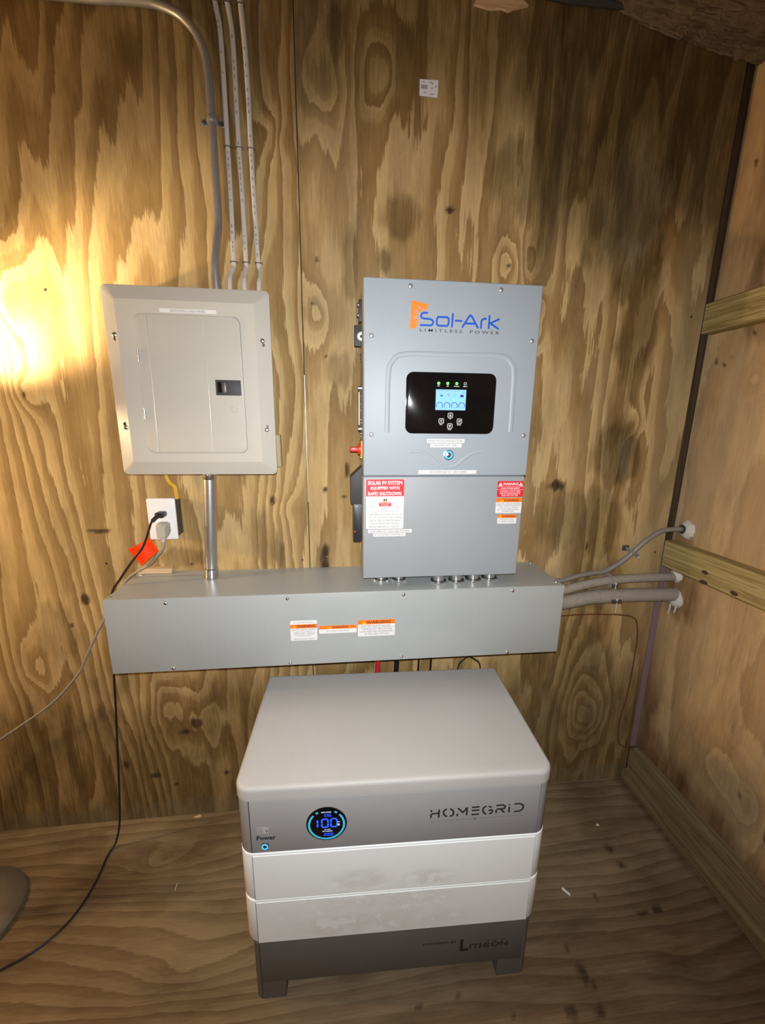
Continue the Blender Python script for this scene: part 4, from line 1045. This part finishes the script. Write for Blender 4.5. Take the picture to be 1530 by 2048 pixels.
tag(obj('brown_wire', T([(1.150, -0.006, 0.6680), (1.165, -0.005, 0.676), (1.225, -0.004, 0.682), (1.292, -0.004, 0.6873), (1.3901, -0.004, 0.6886), (1.4999, -0.004, 0.6821), (1.5536, -0.004, 0.6686), (1.5725, -0.004, 0.632), (1.5809, -0.004, 0.545), (1.5769, -0.004, 0.3648), (1.5635, -0.004, 0.2611), (1.5686, -0.004, 0.1746), (1.5908, -0.004, 0.1464), (1.6190, -0.0045, 0.1380), (1.6360, -0.0060, 0.1365)], 0.0021, sides=7, smooth=5), 'brown_wire'), 'thin brown wire looping down the back wall to the right corner', 'wire')

# ------------------------------------------------------------------ outlet, plugs and cords
ot = thing('wall_outlet', 'white duplex wall outlet on a grey box under the breaker panel', 'outlet', (0.07, 0, 1.05))
obj('outlet_box', B(0.0395, 0.1035, -0.0475, -0.0005, 1.0000, 1.1000, bev=0.002), 'box_grey', ot)
cp = bmesh.new()
a = [cp.verts.new((x, -0.0475, z)) for x, z in rrect(0.0331, 0.1068, 0.9926, 1.1082, 0.003, 2)]
b = [cp.verts.new((x, -0.0505, z)) for x, z in rrect(0.0337, 0.1062, 0.9932, 1.1076, 0.003, 2)]
c = [cp.verts.new((x, -0.0530, z)) for x, z in rrect(0.0385, 0.1014, 0.9980, 1.1028, 0.003, 2)]
for u, v in ((a, b), (b, c)):
    for k in range(len(u)):
        cp.faces.new((u[k], v[k], v[(k + 1) % len(u)], u[(k + 1) % len(u)]))
cp.faces.new(c); cp.faces.new(list(reversed(a)))
obj('cover_plate', cp, 'white', ot)
for z in (1.0700, 1.0300):
    rc = [(x, zz) for x, zz in arc(0.0700, z, 0.0172, 35, 145, 8)] + [(x, zz) for x, zz in arc(0.0700, z, 0.0172, 215, 325, 8)]
    obj('receptacle', P(rc, -0.0545, -0.0528, bev=0.0004), 'white', ot)
obj('screw', LA([(0, 0.0008), (0.0022, 0.0006), (0.0028, 0)], (0.0700, -0.0530, 1.0500), (0, -1, 0), 12), 'white', ot)

BLK = [(0.0760, -0.0830, 1.0700), (0.0690, -0.0950, 1.0640), (0.0610, -0.1000, 1.0500), (0.0538, -0.1000, 1.0311), (0.0338, -0.1000, 0.9863), (0.0003, -0.1000, 0.9455), (-0.0328, -0.1000, 0.8999), (-0.0575, -0.1000, 0.8607), (-0.070, -0.095, 0.78), (-0.080, -0.090, 0.70), (-0.0902, -0.090, 0.6077), (-0.1010, -0.090, 0.48), (-0.1122, -0.090, 0.3581), (-0.1290, -0.090, 0.1787), (-0.141, -0.090, 0.085), (-0.156, -0.089, 0.030),
       (-0.1650, -0.0920, 0.0085), (-0.1705, -0.1020, 0.0036), (-0.1715, -0.126, 0.0032), (-0.1676, -0.1649, 0.0032), (-0.1687, -0.2351, 0.0032), (-0.1862, -0.2907, 0.0032), (-0.2271, -0.3385, 0.0032), (-0.2836, -0.3709, 0.0032), (-0.42, -0.44, 0.0032)]
bc = thing('black_power_cord', 'black cord plugged into the outlet top, hanging past the trough to the floor', 'power cord', (0.076, -0.055, 1.07))
obj('cord', T(BLK, 0.0027, sides=8, smooth=5), 'cord_black', bc)
bp_ = obj('plug', P(rrect(0.0640, 0.0850, 1.0605, 1.0745, 0.003), -0.0790, -0.0548, bev=0.002), 'black', bc)
obj('plug_grip', T([(0.0800, -0.0750, 1.0680), (0.0720, -0.0880, 1.0650), (0.0650, -0.0975, 1.0570)], 0.0052, sides=12, smooth=4), 'black', bc)
obj('plug_rib', B(0.0668, 0.0825, -0.0802, -0.0785, 1.0640, 1.0712, bev=0.0006), 'black_soft', bc)

GRY = [(0.0768, -0.0720, 1.0000), (0.0770, -0.0745, 0.9880), (0.0735, -0.0765, 0.9740), (0.0620, -0.0740, 0.9600), (0.0306, -0.0650, 0.9268), (-0.0120, -0.0500, 0.9010), (-0.0400, -0.0430, 0.8810), (-0.070, -0.034, 0.845), (-0.1000, -0.0300, 0.8000), (-0.1354, -0.0300, 0.7405), (-0.1621, -0.03, 0.6939), (-0.1993, -0.03, 0.6227), (-0.2269, -0.03, 0.5746), (-0.3174, -0.03, 0.4789), (-0.474, -0.03, 0.369), (-0.62, -0.05, 0.26), (-0.68, -0.12, 0.10), (-0.66, -0.2, 0.006)]
gcd = thing('grey_power_cord', 'grey cord with beige plug and orange warning tag, trailing left along the wall', 'power cord', (0.077, -0.055, 1.02))
obj('cord', T(GRY, 0.0036, sides=10, smooth=5), 'grey_cord', gcd)
def plug3():
    bm = bmesh.new()
    secs = [(-0.0550, 0.0150, 1.0120, 1.0450), (-0.0660, 0.0150, 1.0060, 1.0460), (-0.0760, 0.0140, 1.0040, 1.0445), (-0.0830, 0.0105, 1.0060, 1.0380)]
    rs = []
    for y, w, z0, z1 in secs:
        rs.append([bm.verts.new((0.0700 + 0.006 + x, y, z)) for x, z in [(-w * 0.75, z0), (w * 0.75, z0), (w, z0 + 0.006), (w, z1 - 0.005), (w * 0.6, z1), (-w * 0.6, z1), (-w, z1 - 0.005), (-w, z0 + 0.006)]])
    for a, b in zip(rs, rs[1:]):
        for k in range(8):
            bm.faces.new((a[k], b[k], b[(k + 1) % 8], a[(k + 1) % 8]))
    bm.faces.new(rs[-1]); bm.faces.new(list(reversed(rs[0])))
    return bm
obj('plug', plug3(), 'beige_plug', gcd)
obj('strain_relief', LA([(0.0068, 0.0), (0.0068, 0.003), (0.0056, 0.0035), (0.0064, 0.006), (0.0053, 0.0065), (0.0060, 0.0095), (0.0048, 0.010), (0.0052, 0.014), (0.0036, 0.015)], (0.0768, -0.0720, 1.0065), (0, -0.08, -1), 14), 'beige_plug', gcd)
tg = bmesh.new()
TQ = [(0.0450, -0.0790, 1.0050), (0.0640, -0.0790, 0.9705), (0.0110, -0.0740, 0.9250), (-0.0190, -0.0740, 0.9730)]
def tagpt(u, v):
    p = (Vector(TQ[0]) * (1 - u) + Vector(TQ[3]) * u) * (1 - v) + (Vector(TQ[1]) * (1 - u) + Vector(TQ[2]) * u) * v
    p.y += -0.006 * math.sin(PI * u) * (1 - v) + 0.004 * math.sin(2.4 * PI * u)
    return p
gr_ = [[tg.verts.new(tagpt(i / 10, j / 5)) for i in range(11)] for j in range(6)]
for j in range(5):
    for i in range(10):
        tg.faces.new((gr_[j][i], gr_[j][i + 1], gr_[j + 1][i + 1], gr_[j + 1][i]))
ext = bmesh.ops.extrude_face_region(tg, geom=tg.faces[:])
bmesh.ops.translate(tg, verts=[g for g in ext['geom'] if isinstance(g, bmesh.types.BMVert)], vec=(0, 0.0006, 0))
wtag = obj('warning_tag', tg, 'tag', gcd)
tg = bmesh.new()
rnd = random.Random(4)
for r_ in range(6):
    v0 = 0.10 + 0.145 * r_
    for c_ in range(26):
        u0 = 0.08 + 0.033 * c_
        if u0 > 0.93 or rnd.random() < 0.16: continue
        q = [tagpt(u0, v0), tagpt(u0 + 0.018, v0), tagpt(u0 + 0.018, v0 + 0.08), tagpt(u0, v0 + 0.08)]
        tg.faces.new([tg.verts.new(p + Vector((0, -0.0006, 0))) for p in q])
obj('tag_print', tg, 'tag_print', wtag, smooth=False)['kind'] = 'stuff'

tag(obj('yellow_cable', T([(0.0820, -0.0200, 1.1905), (0.0812, -0.0200, 1.1610), (0.0876, -0.0200, 1.1457), (0.0996, -0.0200, 1.1345), (0.1010, -0.0200, 1.1180), (0.1020, -0.0200, 1.1005)], 0.0050, sides=10, smooth=5, flat_y=0.0035), 'yellow'), 'short yellow cable between the breaker panel and the white outlet', 'cable')
tag(obj('pale_wood_strip', B(-0.0268, 0.0676, -0.0220, -0.0008, 0.8818, 0.8975, bev=0.002, seg=1), 'pale_wood'), 'pale wood strip lying on the trough top against the wall', 'wood strip')
tag(obj('wood_block', B(0.3500, 0.3915, -0.0260, -0.0008, 1.1900, 1.2790, bev=0.002, seg=1), 'grey_wood'), 'small greyish wood block on the wall behind the breaker panel right edge', 'wood block')

# printed sticker on the bare plywood
ws = thing('wall_sticker', 'small worn white printed sticker on the bare plywood above the inverter', 'sticker', (0.782, -0.0003, 2.117))
obj('paper', P([(0.7600, 2.1010), (0.8050, 2.1000), (0.8065, 2.1360), (0.7900, 2.1350), (0.7600, 2.1345)], -0.0008, -0.0002), 'label', ws, smooth=False)
obj('worn_edge', P([(0.7575, 2.1030), (0.7600, 2.1010), (0.7600, 2.1345), (0.7585, 2.1320)], -0.0006, -0.0002), 'ink_grey', ws, smooth=False)
bm = bmesh.new()
strokes(bm, [[(0.764 + 0.0016 * k, 2.1150), (0.764 + 0.0016 * k, 2.1235)] for k in range(10)], 0.0010, -0.0008, caps=False)
strokes(bm, [[(0.770, 2.1085), (0.777, 2.1085)], [(0.786, 2.1055), (0.795, 2.1055)], [(0.767, 2.1295), (0.772, 2.1295)], [(0.784, 2.1300), (0.790, 2.1290)]], 0.0016, -0.0008, caps=False)
strokes(bm, [[(0.7905, 2.1165), (0.7908, 2.1185)], [(0.8000, 2.1210), (0.8003, 2.1225)], [(0.7910, 2.1265), (0.7912, 2.1285)]], 0.0022, -0.0008)
obj('faded_print', bm, 'ink_grey', ws, smooth=False)

# ------------------------------------------------------------------ battery stack
BW, BD = 0.6749, 0.374
H0, H1, H2, H3, H4 = 0.1748, 0.2989, 0.427, 0.5618, 0.5936
bt = thing('battery_stack', 'floor-standing home battery stack with white modules, grey ends and a round blue display', 'battery', (0.3317, -0.4835, 0.0), rotz=-0.0262)
def rbox(bm, x0, x1, y0, y1, z0, z1, rv, top=0.0, bot=0.0, n=6):
    prism(bm, rrect(x0, x1, y0, y1, rv, n), z0, z1, plane='xy')
    return bm
def shell(i, z0, z1, rv, tb=0.0, bb=0.0):
    bm = bmesh.new()
    def ring(ins, z):
        fr = rrect(i + ins, BW - i - ins, i + ins, BD - i - ins, max(0.003, rv - ins), 7)
        bk = rrect(i + ins, BW - i - ins, i + ins, BD - i - ins, max(0.002, 0.010 - ins), 7)
        return [bm.verts.new((x, y, z)) for x, y in bk[:16] + fr[16:]]
    lv = []
    if bb: lv += [ring(bb, z0), ring(bb * 0.3, z0 + bb * 0.3), ring(0, z0 + bb)]
    else: lv += [ring(0, z0)]
    if tb:
        for k in range(5):
            a = PI / 2 * k / 4
            lv.append(ring(tb * (1 - math.cos(a)), z1 - tb + tb * math.sin(a)))
    else: lv += [ring(0, z1)]
    n = len(lv[0])
    for a, b in zip(lv, lv[1:]):
        for k in range(n):
            bm.faces.new((a[k], a[(k + 1) % n], b[(k + 1) % n], b[k]))
    bm.faces.new(lv[-1]); bm.faces.new(list(reversed(lv[0])))
    return bm
FX0, FX1 = 0.030, BW - 0.030
obj('lid', shell(0.0, H3 + 0.0012, H4, 0.032, tb=0.009), 'bat_lid', bt, local=True)
ch = obj('control_unit', shell(0.002, H2 + 0.0010, H3, 0.030, bb=0.0015), 'bat_grey', bt, local=True)
def front_panel(z0, z1, y, mat, par, top_edge=True):
    return obj('front_panel', B(FX0, FX1, y, y + 0.006, z0, z1, bev=0.0015, seg=2), mat, par, local=True)
front_panel(H2 + 0.004, H3 - 0.001, 0.0002, 'bat_grey', ch)
def stain_attr(o, pts):
    me = o.data
    at = me.attributes.new('stain', 'FLOAT', 'POINT')
    n = len(me.vertices); co = np.empty(n * 3); me.vertices.foreach_get('co', co); co = co.reshape(-1, 3)
    v = np.zeros(n)
    for cx, cz, rx, rz, a in pts:
        d = np.sqrt(((co[:, 0] - cx) / rx) ** 2 + ((co[:, 2] - cz) / rz) ** 2)
        v = np.maximum(v, a * np.clip((1.2 - d) / 0.7, 0, 1))
    at.data.foreach_set('value', v)
def panel_grid(z0, z1, y, mat, par):
    bm = bmesh.new()
    nx, nz = 60, 14
    g = [[bm.verts.new((FX0 + (FX1 - FX0) * i / nx, y, z0 + (z1 - z0) * j / nz)) for i in range(nx + 1)] for j in range(nz + 1)]
    for j in range(nz):
        for i in range(nx):
            bm.faces.new((g[j][i], g[j][i + 1], g[j + 1][i + 1], g[j + 1][i]))
    ext = bmesh.ops.extrude_face_region(bm, geom=bm.faces[:])
    for v in [q for q in ext['geom'] if isinstance(q, bmesh.types.BMVert)]:
        v.co.y += 0.006
    return obj('front_panel', bm, mat, par, local=True)
STAINS = [(0.26, 0.340, 0.07, 0.03, 1.0), (0.41, 0.330, 0.06, 0.025, 0.9), (0.33, 0.275, 0.20, 0.03, 0.7), (0.23, 0.205, 0.14, 0.05, 0.8), (0.36, 0.21, 0.16, 0.05, 0.7), (0.30, 0.25, 0.26, 0.07, 0.35)]
for z0, z1 in ((H1, H2), (H0, H1)):
    md = obj('battery_module', shell(0.001, z0 + 0.0010, z1, 0.031, tb=0.002, bb=0.006), 'bat_white', bt, local=True)
    fp = panel_grid(z0 + 0.0030, z1 - 0.0060, -0.0002, 'bat_white', md)
    stain_attr(fp, STAINS); stain_attr(md, [])
# base with a plinth cut-out under the front
def base_shell():
    bm = bmesh.new()
    prism(bm, rrect(0.0150, BW - 0.0150, 0.0012, BD - 0.010, 0.016, 6), 0.052, H0, plane='xy')
    return bm
bs = obj('base', base_shell(), 'bat_dark', bt, local=True)
obj('front_panel', B(FX0, FX1, 0.0010, 0.010, 0.0525, H0 - 0.0015, bev=0.001), 'bat_dark', bs, local=True)
_ft = rrect(0.0150, BW - 0.0150, 0.0012, BD - 0.010, 0.016, 6)
for pts in ([p for p in _ft if p[0] < 0.08] + [(0.0838, 0.0012), (0.0838, BD - 0.010)], [(0.5868, BD - 0.010), (0.5868, 0.0012)] + [p for p in _ft[21:] + _ft[:7] if p[0] > 0.5]):
    obj('foot', prism(bmesh.new(), pts, 0.0004, 0.0521, plane='xy'), 'bat_dark', bs, local=True)
for par, z0, z1 in [(c, a, b) for c, a, b in zip([ch] + [o for o in bt.children if o.name.startswith('battery_module')] + [bs], (H2 + 0.004, H1 + 0.004, H0 + 0.004, 0.002), (H3 - 0.001, H2 - 0.006, H1 - 0.006, H0 - 0.002))]:
    obj('panel_seam', B(FX0 - 0.0013, FX0 + 0.0002, 0.0005, 0.004, z0, z1), 'dark_steel', par, local=True)
    obj('panel_seam', B(FX1 - 0.0002, FX1 + 0.0009, 0.0005, 0.004, z0, z1), 'ink_grey', par, local=True)
# round display
DC = (0.1862, 0.4958)
dsp = obj('round_display', LA([(0, 0.0022), (0.0395, 0.0022), (0.0418, 0.0016), (0.0424, 0.0)], (DC[0], 0.0002, DC[1]), (0, -1, 0), 48), 'black_gloss', ch, local=True)
yd = -0.0021
tk = bmesh.new(); tw = bmesh.new()
for k in range(72):
    a = 90 - 5 * k
    ad = abs(((a - 90 + 180) % 360) - 180)
    if ad < 50 and not (28 < ad < 39): continue
    r0, r1 = 0.0340, 0.0385
    c, s_ = math.cos(math.radians(a)), math.sin(math.radians(a))
    strokes(tk, [[(DC[0] + r0 * c, DC[1] + r0 * s_), (DC[0] + r1 * c, DC[1] + r1 * s_)]], 0.0017, yd, caps=False)
obj('display_ticks', tk, 'tick_cyan', dsp, local=True, smooth=False)['kind'] = 'stuff'
SEG = {'a': [(0, 1), (1, 1)], 'b': [(1, 1), (1, .5)], 'c': [(1, .5), (1, 0)], 'd': [(0, 0), (1, 0)], 'e': [(0, .5), (0, 0)], 'f': [(0, 1), (0, .5)], 'g': [(0, .5), (1, .5)]}
DIG = {'1': 'bc', '0': 'abcdef', '5': 'afgcd', '9': 'abcdfg', '2': 'abged'}
def seg7(bm, s, x, z, w, h, gap, lw):
    for ch_ in s:
        for sg in DIG[ch_]:
            (x0, z0), (x1, z1) = SEG[sg]
            p, q = Vector((x + x0 * w, z + z0 * h)), Vector((x + x1 * w, z + z1 * h))
            d = (q - p).normalized() * lw * 0.62
            strokes(bm, [[tuple(p + d), tuple(q - d)]], lw, yd, caps=True)
        x += w + gap
bm = bmesh.new()
seg7(bm, '1', 0.1600, 0.4895, 0.0075, 0.0200, 0.005, 0.0036)
seg7(bm, '00', 0.1765, 0.4895, 0.0125, 0.0205, 0.0062, 0.0036)
seg7(bm, '595', 0.1820, 0.5160, 0.0032, 0.0066, 0.0020, 0.0010)
seg7(bm, '2000', 0.1805, 0.4672, 0.0032, 0.0066, 0.0020, 0.0010)
obj('display_digits', bm, 'dig_blue', dsp, local=True, smooth=False)
text('INPUT POWER', 0.1755, 0.1965, 0.5262, 0.5288, yd - 0.0004, 'dig_white', dsp, 0.03, local=True)
text('SOC', 0.2080, 0.2142, 0.5000, 0.5022, yd - 0.0004, 'dig_white', dsp, 0.03, local=True)
text('%', 0.2085, 0.2138, 0.4918, 0.4968, yd - 0.0004, 'dig_white', dsp, 0.03, local=True)
text('VOL. MAX', 0.1810, 0.1945, 0.4822, 0.4842, yd - 0.0004, 'dig_white', dsp, 0.02, local=True)
text('BATT CAPACITY', 0.1775, 0.1985, 0.4775, 0.4800, yd - 0.0004, 'dig_white', dsp, 0.03, local=True)
# power button and its lettering
yf = 0.0001
text('Power', 0.0412, 0.0806, 0.4640, 0.4755, yf - 0.0004, 'ink', ch, 0.03, local=True)
pb_ = obj('power_button', LA([(0, 0.0034), (0.0040, 0.0034), (0.0046, 0.0028), (0.0070, 0.0028), (0.0082, 0.0)], (0.0578, yf, 0.4496), (0, -1, 0), 24), 'dark_steel', ch, local=True)
obj('light_ring', LA([(0.0046, 0.0), (0.0046, 0.0036), (0.0066, 0.0036), (0.0066, 0.0)], (0.0578, yf, 0.4496), (0, -1, 0), 24), 'led_blue', pb_, local=True)
lbm = bmesh.new()
strokes(lbm, [[(0.0450, 0.4955), (0.0530, 0.4958)], [(0.0450, 0.4900), (0.0560, 0.4902)], [(0.0450, 0.4870), (0.0560, 0.4872)], [(0.0450, 0.4840), (0.0550, 0.4842)]], 0.0011, yf - 0.0003, caps=False)
strokes(lbm, [[(0.0615, 0.4870), (0.0655, 0.4872)]], 0.0050, yf - 0.0003, caps=False)
stk = obj('small_sticker', B(0.0435, 0.0668, yf - 0.0004, yf, 0.4812, 0.4972), 'bat_lid', ch, local=True)
obj('faded_print', lbm, 'ink_grey', stk, local=True, smooth=False)
HOME = [[(0.4074,0.5133),(0.4073,0.5076)],[(0.4071,0.5023),(0.4069,0.4922)],[(0.4074,0.5027),(0.424,0.5036)],[(0.424,0.5132),(0.4239,0.4918)],
[(0.4412,0.5129),(0.4381,0.5118),(0.4357,0.5097),(0.4342,0.507),(0.4337,0.5037),(0.4345,0.5004),(0.4362,0.4974),(0.4389,0.4949),(0.4422,0.4933)],
[(0.4474,0.5129),(0.4506,0.5113),(0.4533,0.5088),(0.4551,0.5058),(0.4559,0.5024),(0.4555,0.4992),(0.4539,0.4964),(0.4515,0.4944),(0.4483,0.4932)],
[(0.4643,0.4984),(0.4638,0.4924)],[(0.4648,0.5135),(0.4759,0.5011),(0.4848,0.5129),(0.4846,0.4931)],[(0.4952,0.5128),(0.512,0.5134)],[(0.4953,0.5043),(0.512,0.5049)],[(0.495,0.4939),(0.5121,0.4942)],
[(0.5268,0.5133),(0.526,0.5131),(0.5228,0.5114),(0.5207,0.5086),(0.5197,0.505),(0.5201,0.5012),(0.5219,0.4975),(0.5247,0.4945),(0.5283,0.4926)],
[(0.5321,0.5132),(0.5344,0.5123),(0.5365,0.511),(0.5383,0.5092)],[(0.5317,0.5024),(0.541,0.5029)],[(0.5412,0.5023),(0.5411,0.4996),(0.5402,0.4971),(0.5387,0.495),(0.5366,0.4934),(0.5341,0.4926)],
[(0.5495,0.5024),(0.5495,0.4941)],[(0.5487,0.5134),(0.5642,0.5141),(0.5692,0.5101),(0.5664,0.5042),(0.5502,0.5041)],[(0.559,0.5029),(0.5681,0.4936)],[(0.578,0.5147),(0.578,0.512)],[(0.5779,0.5079),(0.5783,0.4933)],
[(0.5886,0.5146),(0.6018,0.5148),(0.6088,0.5099),(0.6092,0.5011),(0.6025,0.4952),(0.5893,0.4941)]]
obj('brand_lettering', ST(HOME, 0.0039, yf, caps=False, th=0.0004), 'ink', ch, local=True, smooth=False)
hb = ST([[(0.4112, 0.4823), (0.5037, 0.4825), (0.6040, 0.4844)]], 0.0009, yf, caps=False)
strokes(hb, [arc(0.4096, 0.4823, 0.0018, 0, 360, 10), arc(0.6055, 0.4844, 0.0018, 0, 360, 10)], 0.0007, yf)
strokes(hb, [[(0.5022, 0.4825), (0.5048, 0.4826)]], 0.0062, yf)
obj('brand_underline', hb, 'ink_grey', ch, local=True, smooth=False)
yb = 0.0009
text('POWERED BY', 0.4023, 0.4835, 0.1215, 0.1285, yb - 0.0004, 'ink', bs, 0.02, local=True)
text('L', 0.4912, 0.5125, 0.0930, 0.1310, yb - 0.0004, 'ink', bs, 0.03, local=True)
text('ITHI', 0.5150, 0.5610, 0.0975, 0.1135, yb - 0.0004, 'ink', bs, 0.02, local=True)
text('ON', 0.5660, 0.6070, 0.0995, 0.1140, yb - 0.0004, 'ink', bs, 0.02, local=True)
obj('accent_marks', ST([[(0.5562, 0.1172), (0.5606, 0.1200)], [(0.5722, 0.1175), (0.5790, 0.1205)], [(0.5900, 0.1190), (0.5990, 0.1195)]], 0.0020, yb), 'ink', bs, local=True, smooth=False)

# cables rising from the battery to the trough
def drop_cable(name, label, mat, x, y, r, dx=0.004, cat='cable'):
    pts = [(x + dx, y, GZ0 + 0.0015), (x + dx * 0.4, y, 0.640), (x, y, 0.600), (x - 0.004, y + 0.004, 0.45), (x - 0.006, y + 0.002, 0.30)]
    pts[0] = (x + dx, y, GZ0 + 0.0005)
    tag(obj(name, T(pts, r, sides=10, smooth=4), mat), label, cat)
drop_cable('battery_cable', 'thick red cable dropping behind the battery from the trough', 'red_cable', 0.6640, -0.075, 0.0078, 0.010)
drop_cable('battery_cable', 'thick black cable dropping behind the battery right of the red one', 'cord_black', 0.7220, -0.075, 0.0078, 0.004)
drop_cable('data_cable', 'thin black cable behind the battery, nearer the thick black one', 'cord_black', 0.7900, -0.080, 0.0030, -0.004)
drop_cable('data_cable', 'thin black cable behind the battery, farther right of the thick ones', 'cord_black', 0.8290, -0.080, 0.0030, -0.006)
tag(obj('looped_wire', T([(0.908, -0.085, 0.50), (0.9150, -0.085, 0.570), (0.925, -0.085, 0.590), (0.946, -0.085, 0.6060), (0.968, -0.085, 0.594), (0.985, -0.085, 0.574), (0.992, -0.085, 0.50)], 0.0018, sides=7, smooth=5), 'cord_black'), 'thin dark wire arching up behind the battery top right', 'wire')

# ------------------------------------------------------------------ floor lamp at the left edge
LPX, LPY, LPZ = -0.463, -0.260, 1.34
BUX, BUY = -1.00, -0.300
lp = thing('floor_lamp', 'floor lamp at the left edge with a round brushed metal base', 'lamp', (LPX, LPY, 0))
obj('base', LA([(0, 0.0003), (0.132, 0.0003), (0.137, 0.006), (0.135, 0.014), (0.122, 0.024), (0.095, 0.031), (0.05, 0.036), (0.018, 0.040), (0.0, 0.041)], (LPX, LPY, 0), (0, 0, 1), 48), 'lamp_metal', lp)
obj('pole', T([(LPX, LPY, 0.038), (LPX, LPY, 1.22)], 0.011, sides=14, smooth=0), 'lamp_metal', lp)
obj('added_lamp_arm', T([(LPX, LPY, 1.21), (LPX - 0.04, LPY - 0.002, 1.25), (-0.70, -0.275, 1.275), (-0.92, BUY, 1.245), (BUX, BUY, 1.248)], 0.009, sides=10, smooth=5), 'lamp_metal', lp)  # arm added out of view, sets the bulb back to even its light
obj('socket', LA([(0.011, 0.0), (0.020, 0.005), (0.020, 0.045), (0.014, 0.052)], (BUX, BUY, 1.240), (0, 0, 1), 20), 'lamp_metal', lp)
obj('bulb', LA([(0.0, -0.052), (0.013, -0.050), (0.016, -0.034), (0.026, -0.016), (0.030, 0.0), (0.026, 0.016), (0.014, 0.027), (0.0, 0.030)], (BUX, BUY, LPZ), (0, 0, 1), 20), 'bulb', lp)
# a second, reflector head clamped to the pole, thrown up against the wall
AIM = Vector((-0.235, 0.0, 1.550))
HD = Vector((-0.520, -0.215, 1.365))
ad_ = (AIM - HD).normalized()
obj('reflector_arm', T([(LPX, LPY, 1.16), (LPX - 0.08, LPY - 0.01, 1.20), tuple(HD - ad_ * 0.095)], 0.006, sides=8, smooth=4), 'lamp_metal', lp)
obj('reflector', LA([(0.0, -0.100), (0.020, -0.098), (0.026, -0.060), (0.044, -0.006), (0.042, -0.006), (0.024, -0.060), (0.018, -0.094), (0.0, -0.096)], HD, ad_, 28), 'lamp_metal', lp)
lamp_light('reflector_light', 'SPOT', HD + ad_ * 0.004, 150.0, (1.0, 0.78, 0.48), AIM, spot_size=math.radians(46), spot_blend=1.0, shadow_soft_size=0.03).parent = None

# ------------------------------------------------------------------ crumbs on the floor
tag(obj('white_scrap', T([(1.1800, -0.3370, 0.0035), (1.1940, -0.3560, 0.0035)], 0.0032, sides=8, smooth=0), 'white'), 'small white plastic rod lying on the floor right of the battery', 'scrap')
bm = bmesh.new(); bmesh.ops.create_icosphere(bm, subdivisions=2, radius=0.0055)
for v in bm.verts: v.co = Vector((1.4015 + v.co.x * 1.1, -0.1697 + v.co.y * 0.8, 0.003 + v.co.z * 0.5))
tag(obj('white_crumb', bm, 'cream'), 'pale crumb on the floor near the back right corner', 'scrap')
tag(obj('wood_chip', P([(0.045, -0.012), (0.066, -0.006), (0.072, -0.011), (0.060, -0.017)], 0.0004, 0.003, plane='xy'), 'pale_wood'), 'pale chip on the floor against the back wall left of the battery', 'scrap')
tag(obj('white_fibre', B(0.0690, 0.0702, -0.232, -0.214, 0.0003, 0.0012), 'white'), 'tiny white fibre on the floor left of the battery', 'scrap')

finish_texts()
